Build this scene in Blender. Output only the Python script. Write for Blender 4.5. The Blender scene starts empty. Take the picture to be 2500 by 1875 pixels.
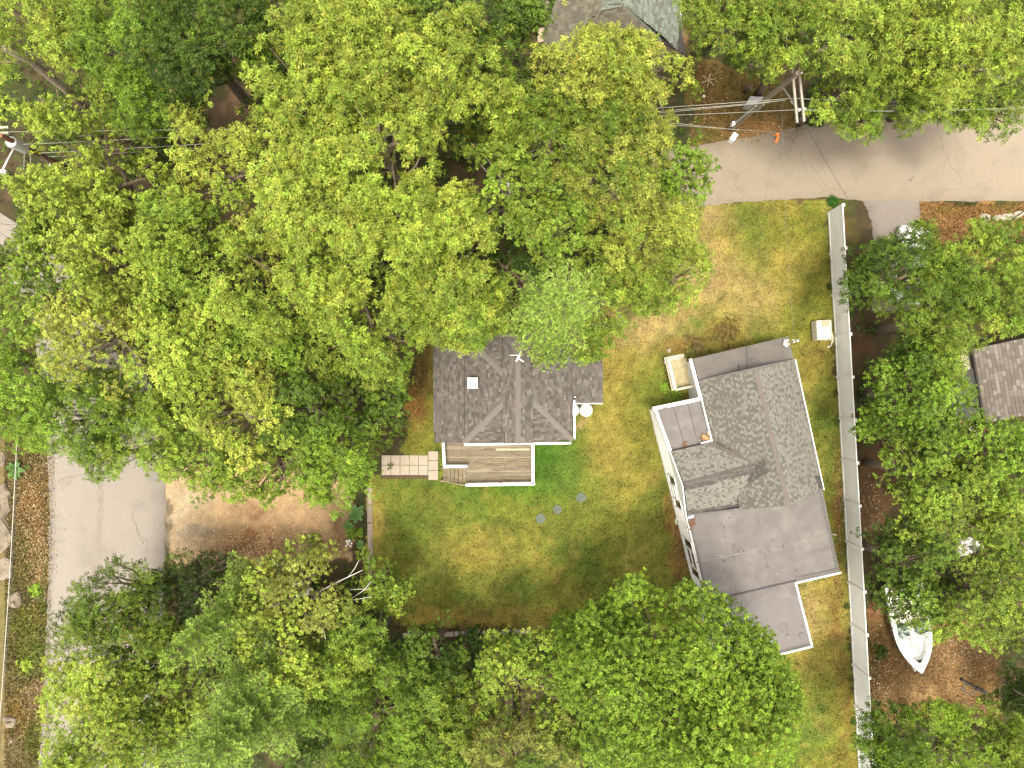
import bpy, math, random
import numpy as np
from mathutils import Vector, Matrix

# ------------------------------------------------------------------ camera, sky, sun, exposure
S = bpy.context.scene
COL = S.collection
CAM_H, FPX = 42.0, 1725.0            # drone height (m), focal length in pixels of a 2500 px wide picture
cam = bpy.data.cameras.new('camera'); cam.sensor_width = 36.0; cam.lens = 36.0 * FPX / 2500.0
cam.clip_start = 0.5; cam.clip_end = 3000
camo = bpy.data.objects.new('camera', cam); camo.location = (0, 0, CAM_H); COL.objects.link(camo); S.camera = camo

SUN_EL = math.radians(82); SUN_XY = Vector((-0.35, -0.94)).normalized()
W = bpy.data.worlds.new('World'); S.world = W; W.use_nodes = True
nt = W.node_tree; bg = nt.nodes['Background']; sky = nt.nodes.new('ShaderNodeTexSky')
sky.sky_type = 'NISHITA'; sky.sun_disc = False; sky.sun_elevation = SUN_EL
sky.sun_rotation = math.atan2(SUN_XY.x, SUN_XY.y); sky.dust_density = 3.0; sky.air_density = 1.0
hs = nt.nodes.new('ShaderNodeHueSaturation'); hs.inputs['Saturation'].default_value = 0.35      # thin white overcast
wm = nt.nodes.new('ShaderNodeMix'); wm.data_type = 'RGBA'; wm.blend_type = 'MULTIPLY'; wm.inputs[0].default_value = 1.0; wm.inputs[7].default_value = (1.10, 1.02, 0.86, 1)
nt.links.new(sky.outputs[0], hs.inputs['Color']); nt.links.new(hs.outputs[0], wm.inputs[6]); nt.links.new(wm.outputs[2], bg.inputs[0]); bg.inputs[1].default_value = 0.15
sd = bpy.data.lights.new('sun', 'SUN'); sd.energy = 1.3; sd.angle = math.radians(10); sd.color = (1.0, 0.93, 0.80)
so = bpy.data.objects.new('sun', sd); COL.objects.link(so)
sdir = Vector((SUN_XY.x * math.cos(SUN_EL), SUN_XY.y * math.cos(SUN_EL), math.sin(SUN_EL)))
so.rotation_euler = sdir.to_track_quat('Z', 'Y').to_euler(); so.location = (0, 0, 60)
S.view_settings.view_transform = 'Standard'; S.view_settings.look = 'None'
S.view_settings.exposure = 2.1; S.view_settings.gamma = 1.0; S.view_settings.use_curve_mapping = False
S.render.engine = 'CYCLES'
S.cycles.max_bounces = 6; S.cycles.diffuse_bounces = 3; S.cycles.glossy_bounces = 2
S.cycles.transmission_bounces = 4; S.cycles.transparent_max_bounces = 6

# ------------------------------------------------------------------ helpers
rng = np.random.default_rng(7); random.seed(7)
def P(u, v, z=0.0):                   # survey: a point of the photograph at height z -> metres in the place
    k = (CAM_H - z) / FPX
    return Vector(((u - 1250) * k, -(v - 937.5) * k, z))
def UV(x, y, z):
    k = FPX / (CAM_H - z)
    return x * k + 1250, 937.5 - y * k
def onplane(u, v, p0, n):
    o = Vector((0, 0, CAM_H)); d = (P(u, v, 0) - o); t = (p0 - o).dot(n) / d.dot(n); return o + d * t
def vnoise(x, y, scale, seed):
    r = np.random.default_rng(seed); g = r.random((128, 128)); x = np.asarray(x) / scale + 31.7; y = np.asarray(y) / scale + 57.3
    xi = np.floor(x).astype(int); yi = np.floor(y).astype(int); fx = x - xi; fy = y - yi
    fx = fx * fx * (3 - 2 * fx); fy = fy * fy * (3 - 2 * fy)
    a = g[xi % 128, yi % 128]; b = g[(xi + 1) % 128, yi % 128]; c = g[xi % 128, (yi + 1) % 128]; d = g[(xi + 1) % 128, (yi + 1) % 128]
    return (a * (1 - fx) + b * fx) * (1 - fy) + (c * (1 - fx) + d * fx) * fy
def inpoly(x, y, poly):
    x = np.asarray(x, float); y = np.asarray(y, float); r = np.zeros(x.shape, bool); n = len(poly)
    for i in range(n):
        x0, y0 = poly[i]; x1, y1 = poly[(i + 1) % n]
        if y0 == y1: continue
        c = ((y0 > y) != (y1 > y)) & (x < (x1 - x0) * (y - y0) / (y1 - y0) + x0); r ^= c
    return r
def sstep(a, b, x):
    t = np.clip((x - a) / (b - a), 0, 1); return t * t * (3 - 2 * t)
def gz(x, y):                          # ground height: the lawn is held by a timber wall, drive and road lie lower
    u, v = UV(np.asarray(x, float), np.asarray(y, float), 0.0)
    wd = 20 + 480 * (1 - sstep(1120, 1200, v)) + 300 * sstep(1380, 1480, v)
    return -0.75 * sstep(0, 1, (896 - u) / wd)
def G(u, v, dz=0.0):
    p = P(u, v, 0); z = float(gz(p.x, p.y)); p = P(u, v, z); p.z += dz; return p

ORG = {}
def org(o): return ORG.get(o, Vector((0, 0, 0)))
def link(o, parent=None):
    COL.objects.link(o)
    if parent is not None: o.parent = parent
    return o
def tag(o, label, cat, group=None):
    o['label'] = label; o['category'] = cat
    if group: o['group'] = group
    return o
def thing(name, label, cat, loc, group=None):
    o = bpy.data.objects.new(name, None); o.empty_display_size = 0.3; o.location = loc; link(o); ORG[o] = Vector(loc)
    return tag(o, label, cat, group)
class MB:
    def __init__(s): s.v = []; s.f = []; s.m = []; s.smooth = False
    def add(s, vs, fs, m=0):
        b = len(s.v); s.v += [tuple(p) for p in vs]; s.f += [tuple(b + i for i in f) for f in fs]; s.m += [m] * len(fs)
    def quad(s, a, b, c, d, m=0): s.add([a, b, c, d], [(0, 1, 2, 3)], m)
    def box(s, c, size, rot=0.0, m=0, tilt=None):
        c = Vector(c); hx, hy, hz = [q / 2 for q in size]; R = Matrix.Rotation(rot, 3, 'Z')
        if tilt is not None: R = tilt
        vs = [c + R @ Vector((x * hx, y * hy, z * hz)) for z in (-1, 1) for (x, y) in ((-1, -1), (1, -1), (1, 1), (-1, 1))]
        s.add(vs, [(3, 2, 1, 0), (4, 5, 6, 7), (0, 1, 5, 4), (1, 2, 6, 5), (2, 3, 7, 6), (3, 0, 4, 7)], m)
    def beam(s, a, b, w, h, m=0, up=Vector((0, 0, 1))):
        a = Vector(a); b = Vector(b); d = b - a; L = d.length; d.normalize(); x = d.cross(up)
        if x.length < 1e-4: x = Vector((1, 0, 0))
        x.normalize(); z = x.cross(d)
        R = Matrix((x, d, z)).transposed(); s.box((a + b) / 2, (w, L, h), 0, m, R)
    def prism(s, pts, th, m=0, dirn=Vector((0, 0, -1))):     # a slab under a polygon
        pts = [Vector(p) for p in pts]; n = len(pts); low = [p + dirn * th for p in pts]
        nn = sum(((pts[i] - pts[0]).cross(pts[(i + 1) % n] - pts[0]) for i in range(1, n)), Vector())
        if nn.dot(dirn) > 0: pts = pts[::-1]; low = low[::-1]
        s.add(pts + low, [tuple(range(n)), tuple(range(2 * n - 1, n - 1, -1))] + [(i, n + i, n + (i + 1) % n, (i + 1) % n) for i in range(n)], m)
    def tube(s, path, radii, n=8, m=0, cap=True):
        path = [Vector(p) for p in path]; rings = []
        if not hasattr(radii, '__len__'): radii = [radii] * len(path)
        for i, p in enumerate(path):
            d = (path[min(i + 1, len(path) - 1)] - path[max(i - 1, 0)]).normalized()
            x = d.cross(Vector((0, 0, 1)) if abs(d.z) < 0.9 else Vector((1, 0, 0))).normalized(); y = d.cross(x)
            rings.append([p + (x * math.cos(2 * math.pi * k / n) + y * math.sin(2 * math.pi * k / n)) * radii[i] for k in range(n)])
        vs = [q for r in rings for q in r]
        fs = [(i * n + k, i * n + (k + 1) % n, (i + 1) * n + (k + 1) % n, (i + 1) * n + k) for i in range(len(path) - 1) for k in range(n)]
        if cap: fs += [tuple(range(n))[::-1], tuple((len(path) - 1) * n + k for k in range(n))]
        s.add(vs, fs, m)
    def lathe(s, c, prof, n=20, m=0):
        c = Vector(c); vs = [c + Vector((r * math.cos(2 * math.pi * k / n), r * math.sin(2 * math.pi * k / n), z)) for r, z in prof for k in range(n)]
        fs = [(i * n + k, i * n + (k + 1) % n, (i + 1) * n + (k + 1) % n, (i + 1) * n + k) for i in range(len(prof) - 1) for k in range(n)]
        fs += [tuple(range(n))[::-1], tuple((len(prof) - 1) * n + k for k in range(n))]; s.add(vs, fs, m)
    def build(s, name, mats, parent=None, label=None, stuff=False, smooth=False, bevel=0):
        o0 = org(parent) if parent else Vector((0, 0, 0))
        me = bpy.data.meshes.new(name); me.from_pydata([(p[0] - o0.x, p[1] - o0.y, p[2] - o0.z) for p in s.v], [], s.f)
        if not isinstance(mats, (list, tuple)): mats = [mats]
        for mm in mats: me.materials.append(mm)
        if any(s.m): me.polygons.foreach_set('material_index', s.m)
        if smooth: me.polygons.foreach_set('use_smooth', [True] * len(s.f))
        me.update(); o = bpy.data.objects.new(name, me); link(o, parent); ORG[o] = o0
        if bevel:
            b = o.modifiers.new('bevel', 'BEVEL'); b.width = bevel; b.segments = 2; b.limit_method = 'ANGLE'
        if label: o['label'] = label
        if stuff: o['kind'] = 'stuff'
        return o
def npmesh(name, V, F, mats, parent=None, col=None, midx=None):    # big meshes: V (n,3), F (m,4) or (m,3)
    o0 = org(parent) if parent else Vector((0, 0, 0)); V = np.asarray(V, np.float32) - np.array(o0, np.float32)
    me = bpy.data.meshes.new(name); k = F.shape[1]; me.vertices.add(len(V)); me.vertices.foreach_set('co', V.ravel())
    me.loops.add(F.size); me.polygons.add(len(F)); me.loops.foreach_set('vertex_index', F.astype(np.int32).ravel())
    me.polygons.foreach_set('loop_start', np.arange(0, F.size, k, dtype=np.int32))
    if not isinstance(mats, (list, tuple)): mats = [mats]
    for mm in mats: me.materials.append(mm)
    if midx is not None: me.polygons.foreach_set('material_index', np.asarray(midx, np.int32))
    if col is not None:
        a = me.color_attributes.new('Col', 'FLOAT_COLOR', 'POINT')
        c4 = np.ones((len(V), 4), np.float32); c4[:, :3] = col; a.data.foreach_set('color', c4.ravel())
    me.update(calc_edges=True); o = bpy.data.objects.new(name, me); link(o, parent); ORG[o] = o0
    return o
def piece(name, me, parent, mat4=None):
    o = bpy.data.objects.new(name, me); link(o, parent); ORG[o] = org(parent)
    if mat4 is not None: o.matrix_basis = Matrix.Translation(-org(parent)) @ mat4
    return o

# ------------------------------------------------------------------ materials
KA = 0.84                            # survey albedos -> exposure
def mat(name, c, rough=0.8, var=0.15, scale=6.0, bump=0.0, bscale=40.0, c2=None, metal=0.0, spec=0.3, stretch=None, stain=None, sscale=1.2):
    m = bpy.data.materials.new(name); m.use_nodes = True; t = m.node_tree; b = t.nodes['Principled BSDF']; L = t.links.new
    b.inputs['Roughness'].default_value = rough; b.inputs['Metallic'].default_value = metal; b.inputs['Specular IOR Level'].default_value = spec
    co = t.nodes.new('ShaderNodeTexCoord'); src = co.outputs['Object']
    if stretch:
        mp = t.nodes.new('ShaderNodeMapping'); mp.inputs['Scale'].default_value = stretch; L(src, mp.inputs[0]); src = mp.outputs[0]
    n = t.nodes.new('ShaderNodeTexNoise'); n.inputs['Scale'].default_value = scale; n.inputs['Detail'].default_value = 6; n.inputs['Roughness'].default_value = 0.65; L(src, n.inputs[0])
    r = t.nodes.new('ShaderNodeValToRGB'); lo = [max(0, q * KA * (1 - var)) for q in c]; hi = [q * KA * (1 + var) for q in (c2 or c)]
    r.color_ramp.elements[0].position = 0.32; r.color_ramp.elements[1].position = 0.68
    r.color_ramp.elements[0].color = (*lo, 1); r.color_ramp.elements[1].color = (*hi, 1); L(n.outputs[0], r.inputs[0]); out = r.outputs[0]
    if stain:
        n2 = t.nodes.new('ShaderNodeTexNoise'); n2.inputs['Scale'].default_value = sscale; n2.inputs['Detail'].default_value = 7; n2.inputs['Roughness'].default_value = 0.6; L(src, n2.inputs[0])
        r2 = t.nodes.new('ShaderNodeValToRGB'); r2.color_ramp.elements[0].position = 0.5; r2.color_ramp.elements[1].position = 0.72
        r2.color_ramp.elements[0].color = (0, 0, 0, 1); r2.color_ramp.elements[1].color = (0.8, 0.8, 0.8, 1); L(n2.outputs[0], r2.inputs[0])
        mx = t.nodes.new('ShaderNodeMix'); mx.data_type = 'RGBA'; L(r2.outputs[0], mx.inputs[0]); L(out, mx.inputs[6]); mx.inputs[7].default_value = (*[q * KA for q in stain], 1); out = mx.outputs[2]
    L(out, b.inputs['Base Color'])
    if bump:
        n3 = t.nodes.new('ShaderNodeTexNoise'); n3.inputs['Scale'].default_value = bscale; n3.inputs['Detail'].default_value = 4; L(src, n3.inputs[0])
        bp = t.nodes.new('ShaderNodeBump'); bp.inputs['Strength'].default_value = bump; bp.inputs['Distance'].default_value = 0.02; L(n3.outputs[0], bp.inputs['Height']); L(bp.outputs[0], b.inputs['Normal'])
    return m
def mat_attr(name, rough=0.9, fine=0.35, fscale=14.0, bump=0.6, f2=3.0):        # colour attribute x fine grain (ground, grass)
    m = bpy.data.materials.new(name); m.use_nodes = True; t = m.node_tree; b = t.nodes['Principled BSDF']; L = t.links.new
    b.inputs['Roughness'].default_value = rough; b.inputs['Specular IOR Level'].default_value = 0.15
    a = t.nodes.new('ShaderNodeAttribute'); a.attribute_name = 'Col'; co = t.nodes.new('ShaderNodeTexCoord')
    n = t.nodes.new('ShaderNodeTexNoise'); n.inputs['Scale'].default_value = fscale; n.inputs['Detail'].default_value = 5; n.inputs['Roughness'].default_value = 0.7; L(co.outputs['Object'], n.inputs[0])
    mr = t.nodes.new('ShaderNodeMapRange'); mr.inputs[1].default_value = 0.3; mr.inputs[2].default_value = 0.7; mr.inputs[3].default_value = 1 - fine; mr.inputs[4].default_value = 1 + fine; L(n.outputs[0], mr.inputs[0])
    vm = t.nodes.new('ShaderNodeVectorMath'); vm.operation = 'SCALE'; L(a.outputs['Color'], vm.inputs[0]); L(mr.outputs[0], vm.inputs['Scale']); L(vm.outputs[0], b.inputs['Base Color'])
    if bump:
        bp = t.nodes.new('ShaderNodeBump'); bp.inputs['Strength'].default_value = bump; bp.inputs['Distance'].default_value = 0.05; L(n.outputs[0], bp.inputs['Height']); L(bp.outputs[0], b.inputs['Normal'])
    return m
def mat_leaf(name, trans=0.25, rough=0.45):
    m = bpy.data.materials.new(name); m.use_nodes = True; t = m.node_tree; L = t.links.new; b = t.nodes['Principled BSDF']; out = t.nodes['Material Output']
    b.inputs['Roughness'].default_value = rough; b.inputs['Specular IOR Level'].default_value = 0.12
    a = t.nodes.new('ShaderNodeAttribute'); a.attribute_name = 'Col'; L(a.outputs['Color'], b.inputs['Base Color'])
    tr = t.nodes.new('ShaderNodeBsdfTranslucent'); g = t.nodes.new('ShaderNodeVectorMath'); g.operation = 'MULTIPLY'; g.inputs[1].default_value = (1.4, 1.3, 0.5)
    L(a.outputs['Color'], g.inputs[0]); L(g.outputs[0], tr.inputs['Color'])
    mx = t.nodes.new('ShaderNodeMixShader'); mx.inputs[0].default_value = trans; L(b.outputs[0], mx.inputs[1]); L(tr.outputs[0], mx.inputs[2]); L(mx.outputs[0], out.inputs[0])
    return m
def mat_road(name, c, crack=0.55):
    m = mat(name, c, 0.9, 0.16, 24.0, 0.35, 160.0, spec=0.2, stain=[q * 0.80 for q in c], sscale=0.7); t = m.node_tree; L = t.links.new; b = t.nodes['Principled BSDF']
    src = b.inputs['Base Color'].links[0].from_socket; co = t.nodes.new('ShaderNodeTexCoord')
    wn = t.nodes.new('ShaderNodeTexNoise'); wn.inputs['Scale'].default_value = 1.3; wn.inputs['Detail'].default_value = 4; L(co.outputs['Object'], wn.inputs[0])
    mxv = t.nodes.new('ShaderNodeMix'); mxv.data_type = 'RGBA'; mxv.inputs[0].default_value = 0.45; L(co.outputs['Object'], mxv.inputs[6]); L(wn.outputs['Color'], mxv.inputs[7])
    vo = t.nodes.new('ShaderNodeTexVoronoi'); vo.feature = 'DISTANCE_TO_EDGE'; vo.inputs['Scale'].default_value = 2.2; L(mxv.outputs[2], vo.inputs['Vector'])
    lt = t.nodes.new('ShaderNodeMapRange'); lt.inputs[1].default_value = 0.0; lt.inputs[2].default_value = 0.02; lt.inputs[3].default_value = 1; lt.inputs[4].default_value = 0; L(vo.outputs['Distance'], lt.inputs[0])
    mk = t.nodes.new('ShaderNodeTexNoise'); mk.inputs['Scale'].default_value = 0.35; mk.inputs['Detail'].default_value = 3; L(co.outputs['Object'], mk.inputs[0])
    mr = t.nodes.new('ShaderNodeMapRange'); mr.inputs[1].default_value = 0.52; mr.inputs[2].default_value = 0.64; mr.inputs[3].default_value = 0; mr.inputs[4].default_value = crack; L(mk.outputs[0], mr.inputs[0])
    mu = t.nodes.new('ShaderNodeMath'); mu.operation = 'MULTIPLY'; L(lt.outputs[0], mu.inputs[0]); L(mr.outputs[0], mu.inputs[1])
    mx = t.nodes.new('ShaderNodeMix'); mx.data_type = 'RGBA'; L(mu.outputs[0], mx.inputs[0]); L(src, mx.inputs[6]); mx.inputs[7].default_value = (0.05, 0.045, 0.04, 1); L(mx.outputs[2], b.inputs['Base Color'])
    return m
def mat_glass(name, c, a=0.6):
    m = bpy.data.materials.new(name); m.use_nodes = True; b = m.node_tree.nodes['Principled BSDF']; b.inputs['Base Color'].default_value = (*c, 1)
    b.inputs['Roughness'].default_value = 0.05; b.inputs['Transmission Weight'].default_value = a; b.inputs['IOR'].default_value = 1.45
    return m

M = dict(
    white=mat('white_vinyl', (0.74, 0.73, 0.70), 0.45, 0.05, 3.0), wpaint=mat('white_paint', (0.76, 0.75, 0.73), 0.5, 0.06, 5.0, stain=(0.52, 0.49, 0.43), sscale=1.6),
    fence=mat('fence_vinyl', (0.74, 0.745, 0.725), 0.5, 0.05, 1.5, stain=(0.64, 0.63, 0.60), sscale=0.8),
    memb=mat('roof_membrane', (0.110, 0.099, 0.098), 0.75, 0.14, 1.4, 0.25, 60, stain=(0.165, 0.153, 0.15), sscale=0.8),
    memb2=mat('roof_membrane_dark', (0.095, 0.086, 0.081), 0.75, 0.14, 1.6, 0.25, 60, stain=(0.06, 0.054, 0.05), sscale=1.0),
    memb3=mat('roof_membrane_new', (0.112, 0.102, 0.104), 0.6, 0.07, 1.2, 0.15, 60),
    seam=mat('roof_seam', (0.175, 0.163, 0.155), 0.8, 0.2, 8.0), dseam=mat('roof_seam_dark', (0.045, 0.04, 0.04), 0.8, 0.2, 8.0),
    flash=mat('flashing', (0.07, 0.066, 0.064), 0.5, 0.15, 6.0),
    felt=mat('roof_felt', (0.035, 0.032, 0.03), 0.95), cap1=mat('hip_cap_shingle', (0.122, 0.108, 0.10), 0.95, 0.15, 20.0, 0.3, 120),
    cap2=mat('ridge_cap_shingle', (0.135, 0.115, 0.105), 0.95, 0.2, 8.0, 0.3, 120), cap3=mat('weathered_cap_shingle', (0.085, 0.08, 0.074), 0.95, 0.3, 8.0, 0.3, 120),
    cap4=mat('sage_cap_shingle', (0.125, 0.145, 0.118), 0.95, 0.15, 14.0, 0.3, 120),
    deck=mat('deck_wood', (0.165, 0.135, 0.095), 0.9, 0.4, 5.0, 0.3, 40, stretch=(1, 9, 1), stain=(0.06, 0.043, 0.026), sscale=1.1),
    deck2=mat('deck_wood_pale', (0.22, 0.185, 0.135), 0.9, 0.3, 5.0, 0.3, 40, stretch=(1, 9, 1), stain=(0.10, 0.075, 0.048), sscale=1.3),
    newwood=mat('new_lumber', (0.42, 0.35, 0.23), 0.8, 0.1, 6.0, stretch=(1, 8, 1)),
    treated=mat('pale_treated_wood', (0.47, 0.42, 0.33), 0.85, 0.15, 5.0, 0.2, 50), treated2=mat('yellow_treated_wood', (0.33, 0.29, 0.17), 0.85, 0.2, 5.0, 0.2, 50),
    stair=mat('stair_wood', (0.17, 0.14, 0.095), 0.9, 0.3, 6.0, 0.3, 40, stain=(0.10, 0.075, 0.05)),
    timber=mat('weathered_timber', (0.22, 0.18, 0.15), 0.9, 0.3, 5.0, 0.4, 30, stretch=(6, 1, 6), stain=(0.12, 0.09, 0.07)),
    concrete=mat('concrete', (0.29, 0.25, 0.20), 0.9, 0.08, 5.0, 0.3, 90, stain=(0.27, 0.22, 0.17), sscale=2.0),
    pale=mat('pale_stone', (0.30, 0.265, 0.21), 0.9, 0.15, 3.0, 0.5, 15), rock=mat('grey_rock', (0.17, 0.14, 0.105), 0.95, 0.4, 2.2, 0.9, 6.0, stain=(0.10, 0.085, 0.065), sscale=1.2),
    bark=mat('grey_brown_bark', (0.17, 0.13, 0.095), 0.95, 0.4, 6.0, 0.8, 25, stretch=(1, 1, 0.3)), bark2=mat('pale_bark', (0.40, 0.32, 0.24), 0.95, 0.3, 6.0, 0.8, 25),
    birch=mat('white_birch_bark', (0.55, 0.52, 0.47), 0.85, 0.2, 8.0, 0.3, 25, stain=(0.10, 0.085, 0.07), sscale=6),
    pole=mat('weathered_pole_wood', (0.20, 0.165, 0.115), 0.95, 0.35, 7.0, 0.5, 30), pole2=mat('red_brown_pole_wood', (0.16, 0.075, 0.04), 0.95, 0.35, 7.0, 0.5, 30),
    arm=mat('grey_crossarm_wood', (0.30, 0.27, 0.22), 0.95, 0.25, 7.0, 0.4, 30),
    galv=mat('galvanised_steel', (0.55, 0.56, 0.56), 0.45, 0.08, 5.0, metal=0.35), wire=mat('pale_cable', (0.36, 0.36, 0.32), 0.6, 0.05), gwire=mat('grey_cable', (0.16, 0.16, 0.14), 0.6, 0.05), dwire=mat('black_cable', (0.03, 0.03, 0.03), 0.6, 0.05),
    grey=mat('grey_painted_steel', (0.36, 0.37, 0.36), 0.5, 0.08, 4.0), black=mat('black_plastic', (0.02, 0.02, 0.02), 0.5, 0.1), rubber=mat('tyre_rubber', (0.025, 0.025, 0.025), 0.85, 0.1),
    cream=mat('cream_plastic', (0.56, 0.51, 0.41), 0.5, 0.06, 4.0, stain=(0.40, 0.35, 0.26), sscale=2.5), tan=mat('tan_panel', (0.34, 0.27, 0.18), 0.6, 0.1, 5.0),
    orange=mat('orange_plastic', (0.65, 0.20, 0.04), 0.6, 0.1), brick=mat('chimney_brick', (0.30, 0.18, 0.11), 0.9, 0.2, 10.0), mortar=mat('mortar', (0.3, 0.26, 0.21), 0.95),
    lid=mat('septic_lid_plastic', (0.075, 0.095, 0.072), 0.7, 0.15, 6.0), lid2=mat('lid_rim', (0.055, 0.072, 0.052), 0.7, 0.15, 6.0),
    gel=mat('white_gelcoat', (0.74, 0.735, 0.72), 0.25, 0.02, 3.0, spec=0.5), gel2=mat('cream_gelcoat', (0.58, 0.54, 0.48), 0.4, 0.04, 3.0), teal=mat('grey_green_console', (0.20, 0.27, 0.225), 0.45, 0.08),
    vinyl=mat('pink_white_vinyl', (0.56, 0.47, 0.42), 0.5, 0.06), carpaint=mat('white_car_paint', (0.78, 0.78, 0.78), 0.2, 0.01, spec=0.6), hullside=mat('grey_hull', (0.42, 0.42, 0.38), 0.35, 0.05),
    glass=mat_glass('dark_glass', (0.02, 0.022, 0.022), 0.0), tint=mat_glass('tinted_windshield', (0.35, 0.45, 0.38), 0.6), lens=mat_glass('lamp_lens', (0.8, 0.8, 0.8), 0.5),
    dirt=mat('dark_soil', (0.07, 0.045, 0.025), 0.95), leafdry=mat('dry_leaf', (0.42, 0.19, 0.07), 0.8, 0.3, 4.0), siding=mat('white_siding', (0.70, 0.695, 0.68), 0.55, 0.03, 3.0), tarp=mat('pale_tarp', (0.52, 0.50, 0.46), 0.6, 0.1, 3.0),
    road=mat_road('worn_asphalt', (0.20, 0.168, 0.130)), road2=mat_road('worn_asphalt_left', (0.195, 0.175, 0.152), 0.25), gravel=mat_road('grey_gravel', (0.165, 0.145, 0.128), 0.2),
    crack=mat('tar_crack', (0.125, 0.108, 0.088), 0.9), wear=mat('worn_band', (0.17, 0.15, 0.125), 0.9, 0.12, 3.0, 0.3, 160), edgeroad=mat('road_edge', (0.29, 0.25, 0.205), 0.9, 0.2, 9.0, 0.3, 160),
    leaf=mat_leaf('leaf'), needle=mat_leaf('needle', 0.2, 0.55), ground=mat_attr('soil_and_turf', fine=0.5, fscale=18.0), grass=mat_leaf('grass_blade', 0.3, 0.6), litter=mat_leaf('fallen_leaf', 0.1, 0.8),
)
T1 = [mat('brown_grey_shingle', [q * k for q in c], 0.95, 0.22, 30.0, 0.3, 200) for c, k in (((0.082, 0.073, 0.067), 1.0), ((0.078, 0.069, 0.063), 0.78), ((0.085, 0.076, 0.07), 1.2), ((0.088, 0.08, 0.074), 1.42), ((0.088, 0.075, 0.063), 1.05))]
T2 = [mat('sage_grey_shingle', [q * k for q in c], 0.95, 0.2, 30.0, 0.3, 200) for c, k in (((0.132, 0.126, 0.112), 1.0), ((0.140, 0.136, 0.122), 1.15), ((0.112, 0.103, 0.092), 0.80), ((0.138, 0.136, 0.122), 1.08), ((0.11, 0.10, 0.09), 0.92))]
T3 = [mat('sage_shingle', [q * k for q in c], 0.95, 0.2, 30.0, 0.3, 200) for c, k in (((0.11, 0.125, 0.105), 1.0), ((0.11, 0.125, 0.105), 0.85), ((0.10, 0.105, 0.088), 0.8), ((0.12, 0.135, 0.115), 1.15))]
T4 = [mat('taupe_shingle', [q * k for q in c], 0.95, 0.2, 30.0, 0.3, 200) for c, k in (((0.12, 0.104, 0.09), 1.0), ((0.12, 0.104, 0.09), 0.78), ((0.125, 0.112, 0.098), 1.2), ((0.11, 0.092, 0.078), 0.85))]
# ------------------------------------------------------------------ ground: one sheet to the horizon, finer under the frame
def axis(lo, hi, step):
    a = list(np.arange(lo, hi + step / 2, step)); g = step; x = hi
    right = []
    while x < 900: g *= 1.35; x += g; right.append(x)
    g = step; x = lo; left = []
    while x > -900: g *= 1.35; x -= g; left.append(x)
    return np.array(left[::-1] + a + right)
ax = axis(-32, 32, 0.19); ay = axis(-24.5, 24.5, 0.19); X, Y = np.meshgrid(ax, ay); XF, YF = X.ravel(), Y.ravel()
U, V = UV(XF, YF, 0.0)
wob = lambda sc, s, amp: (vnoise(XF, YF, sc, s) - 0.5) * amp
LAWN = [(893, 1165), (893, 1470), (930, 1500), (985, 1522), (1120, 1540), (1330, 1555), (1560, 1560), (1700, 1620), (1760, 1900), (2120, 1900), (2085, 1600), (2050, 1000), (2025, 500), (1890, 487), (1700, 500), (1560, 520), (1400, 700), (1300, 800), (1040, 800), (1000, 940), (985, 1090), (960, 1160)]
def soft(poly, w, seed):               # ragged membership of a region
    m = inpoly(U + wob(0.9, seed, 26) + wob(0.3, seed + 1, 14), V + wob(0.9, seed + 2, 26) + wob(0.3, seed + 3, 14), poly); return m.astype(float)
C = np.zeros((len(XF), 3))
def mixc(mask, c): 
    global C
    C = C * (1 - mask[:, None]) + np.array(c) * mask[:, None]
n1 = vnoise(XF, YF, 1.6, 1); n2 = vnoise(XF, YF, 0.5, 2); n3 = vnoise(XF, YF, 4.0, 3)
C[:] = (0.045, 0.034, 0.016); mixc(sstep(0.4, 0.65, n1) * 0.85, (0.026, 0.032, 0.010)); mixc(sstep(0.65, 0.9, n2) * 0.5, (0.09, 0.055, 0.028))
# lawn: patches of green, olive and dried-out turf, plus painted tree shade by cottage
lawn = soft(LAWN, 10, 10)
GREEN, OLIVE, DRY, TAN, BROWN, LUSH = (0.056, 0.086, 0.012), (0.100, 0.107, 0.015), (0.178, 0.136, 0.032), (0.230, 0.168, 0.076), (0.110, 0.064, 0.018), (0.028, 0.082, 0.006)
LC = np.zeros_like(C); LC[:] = OLIVE
def lm(mask, c):
    global LC
    mask = np.clip(mask, 0, 1)[:, None]; LC = LC * (1 - mask) + np.array(c) * mask
lm(sstep(0.45, 0.65, 0.6 * n1 + 0.4 * n3) * 0.75, GREEN); lm(sstep(0.5, 0.75, 0.6 * vnoise(XF, YF, 1.1, 5) + 0.4 * n3[::-1]) * 0.55, DRY)
lm(sstep(0.52, 0.8, vnoise(XF, YF, 0.35, 6)) * 0.45, DRY); lm(sstep(0.55, 0.8, vnoise(XF, YF, 0.3, 8)) * 0.4, GREEN)
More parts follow.
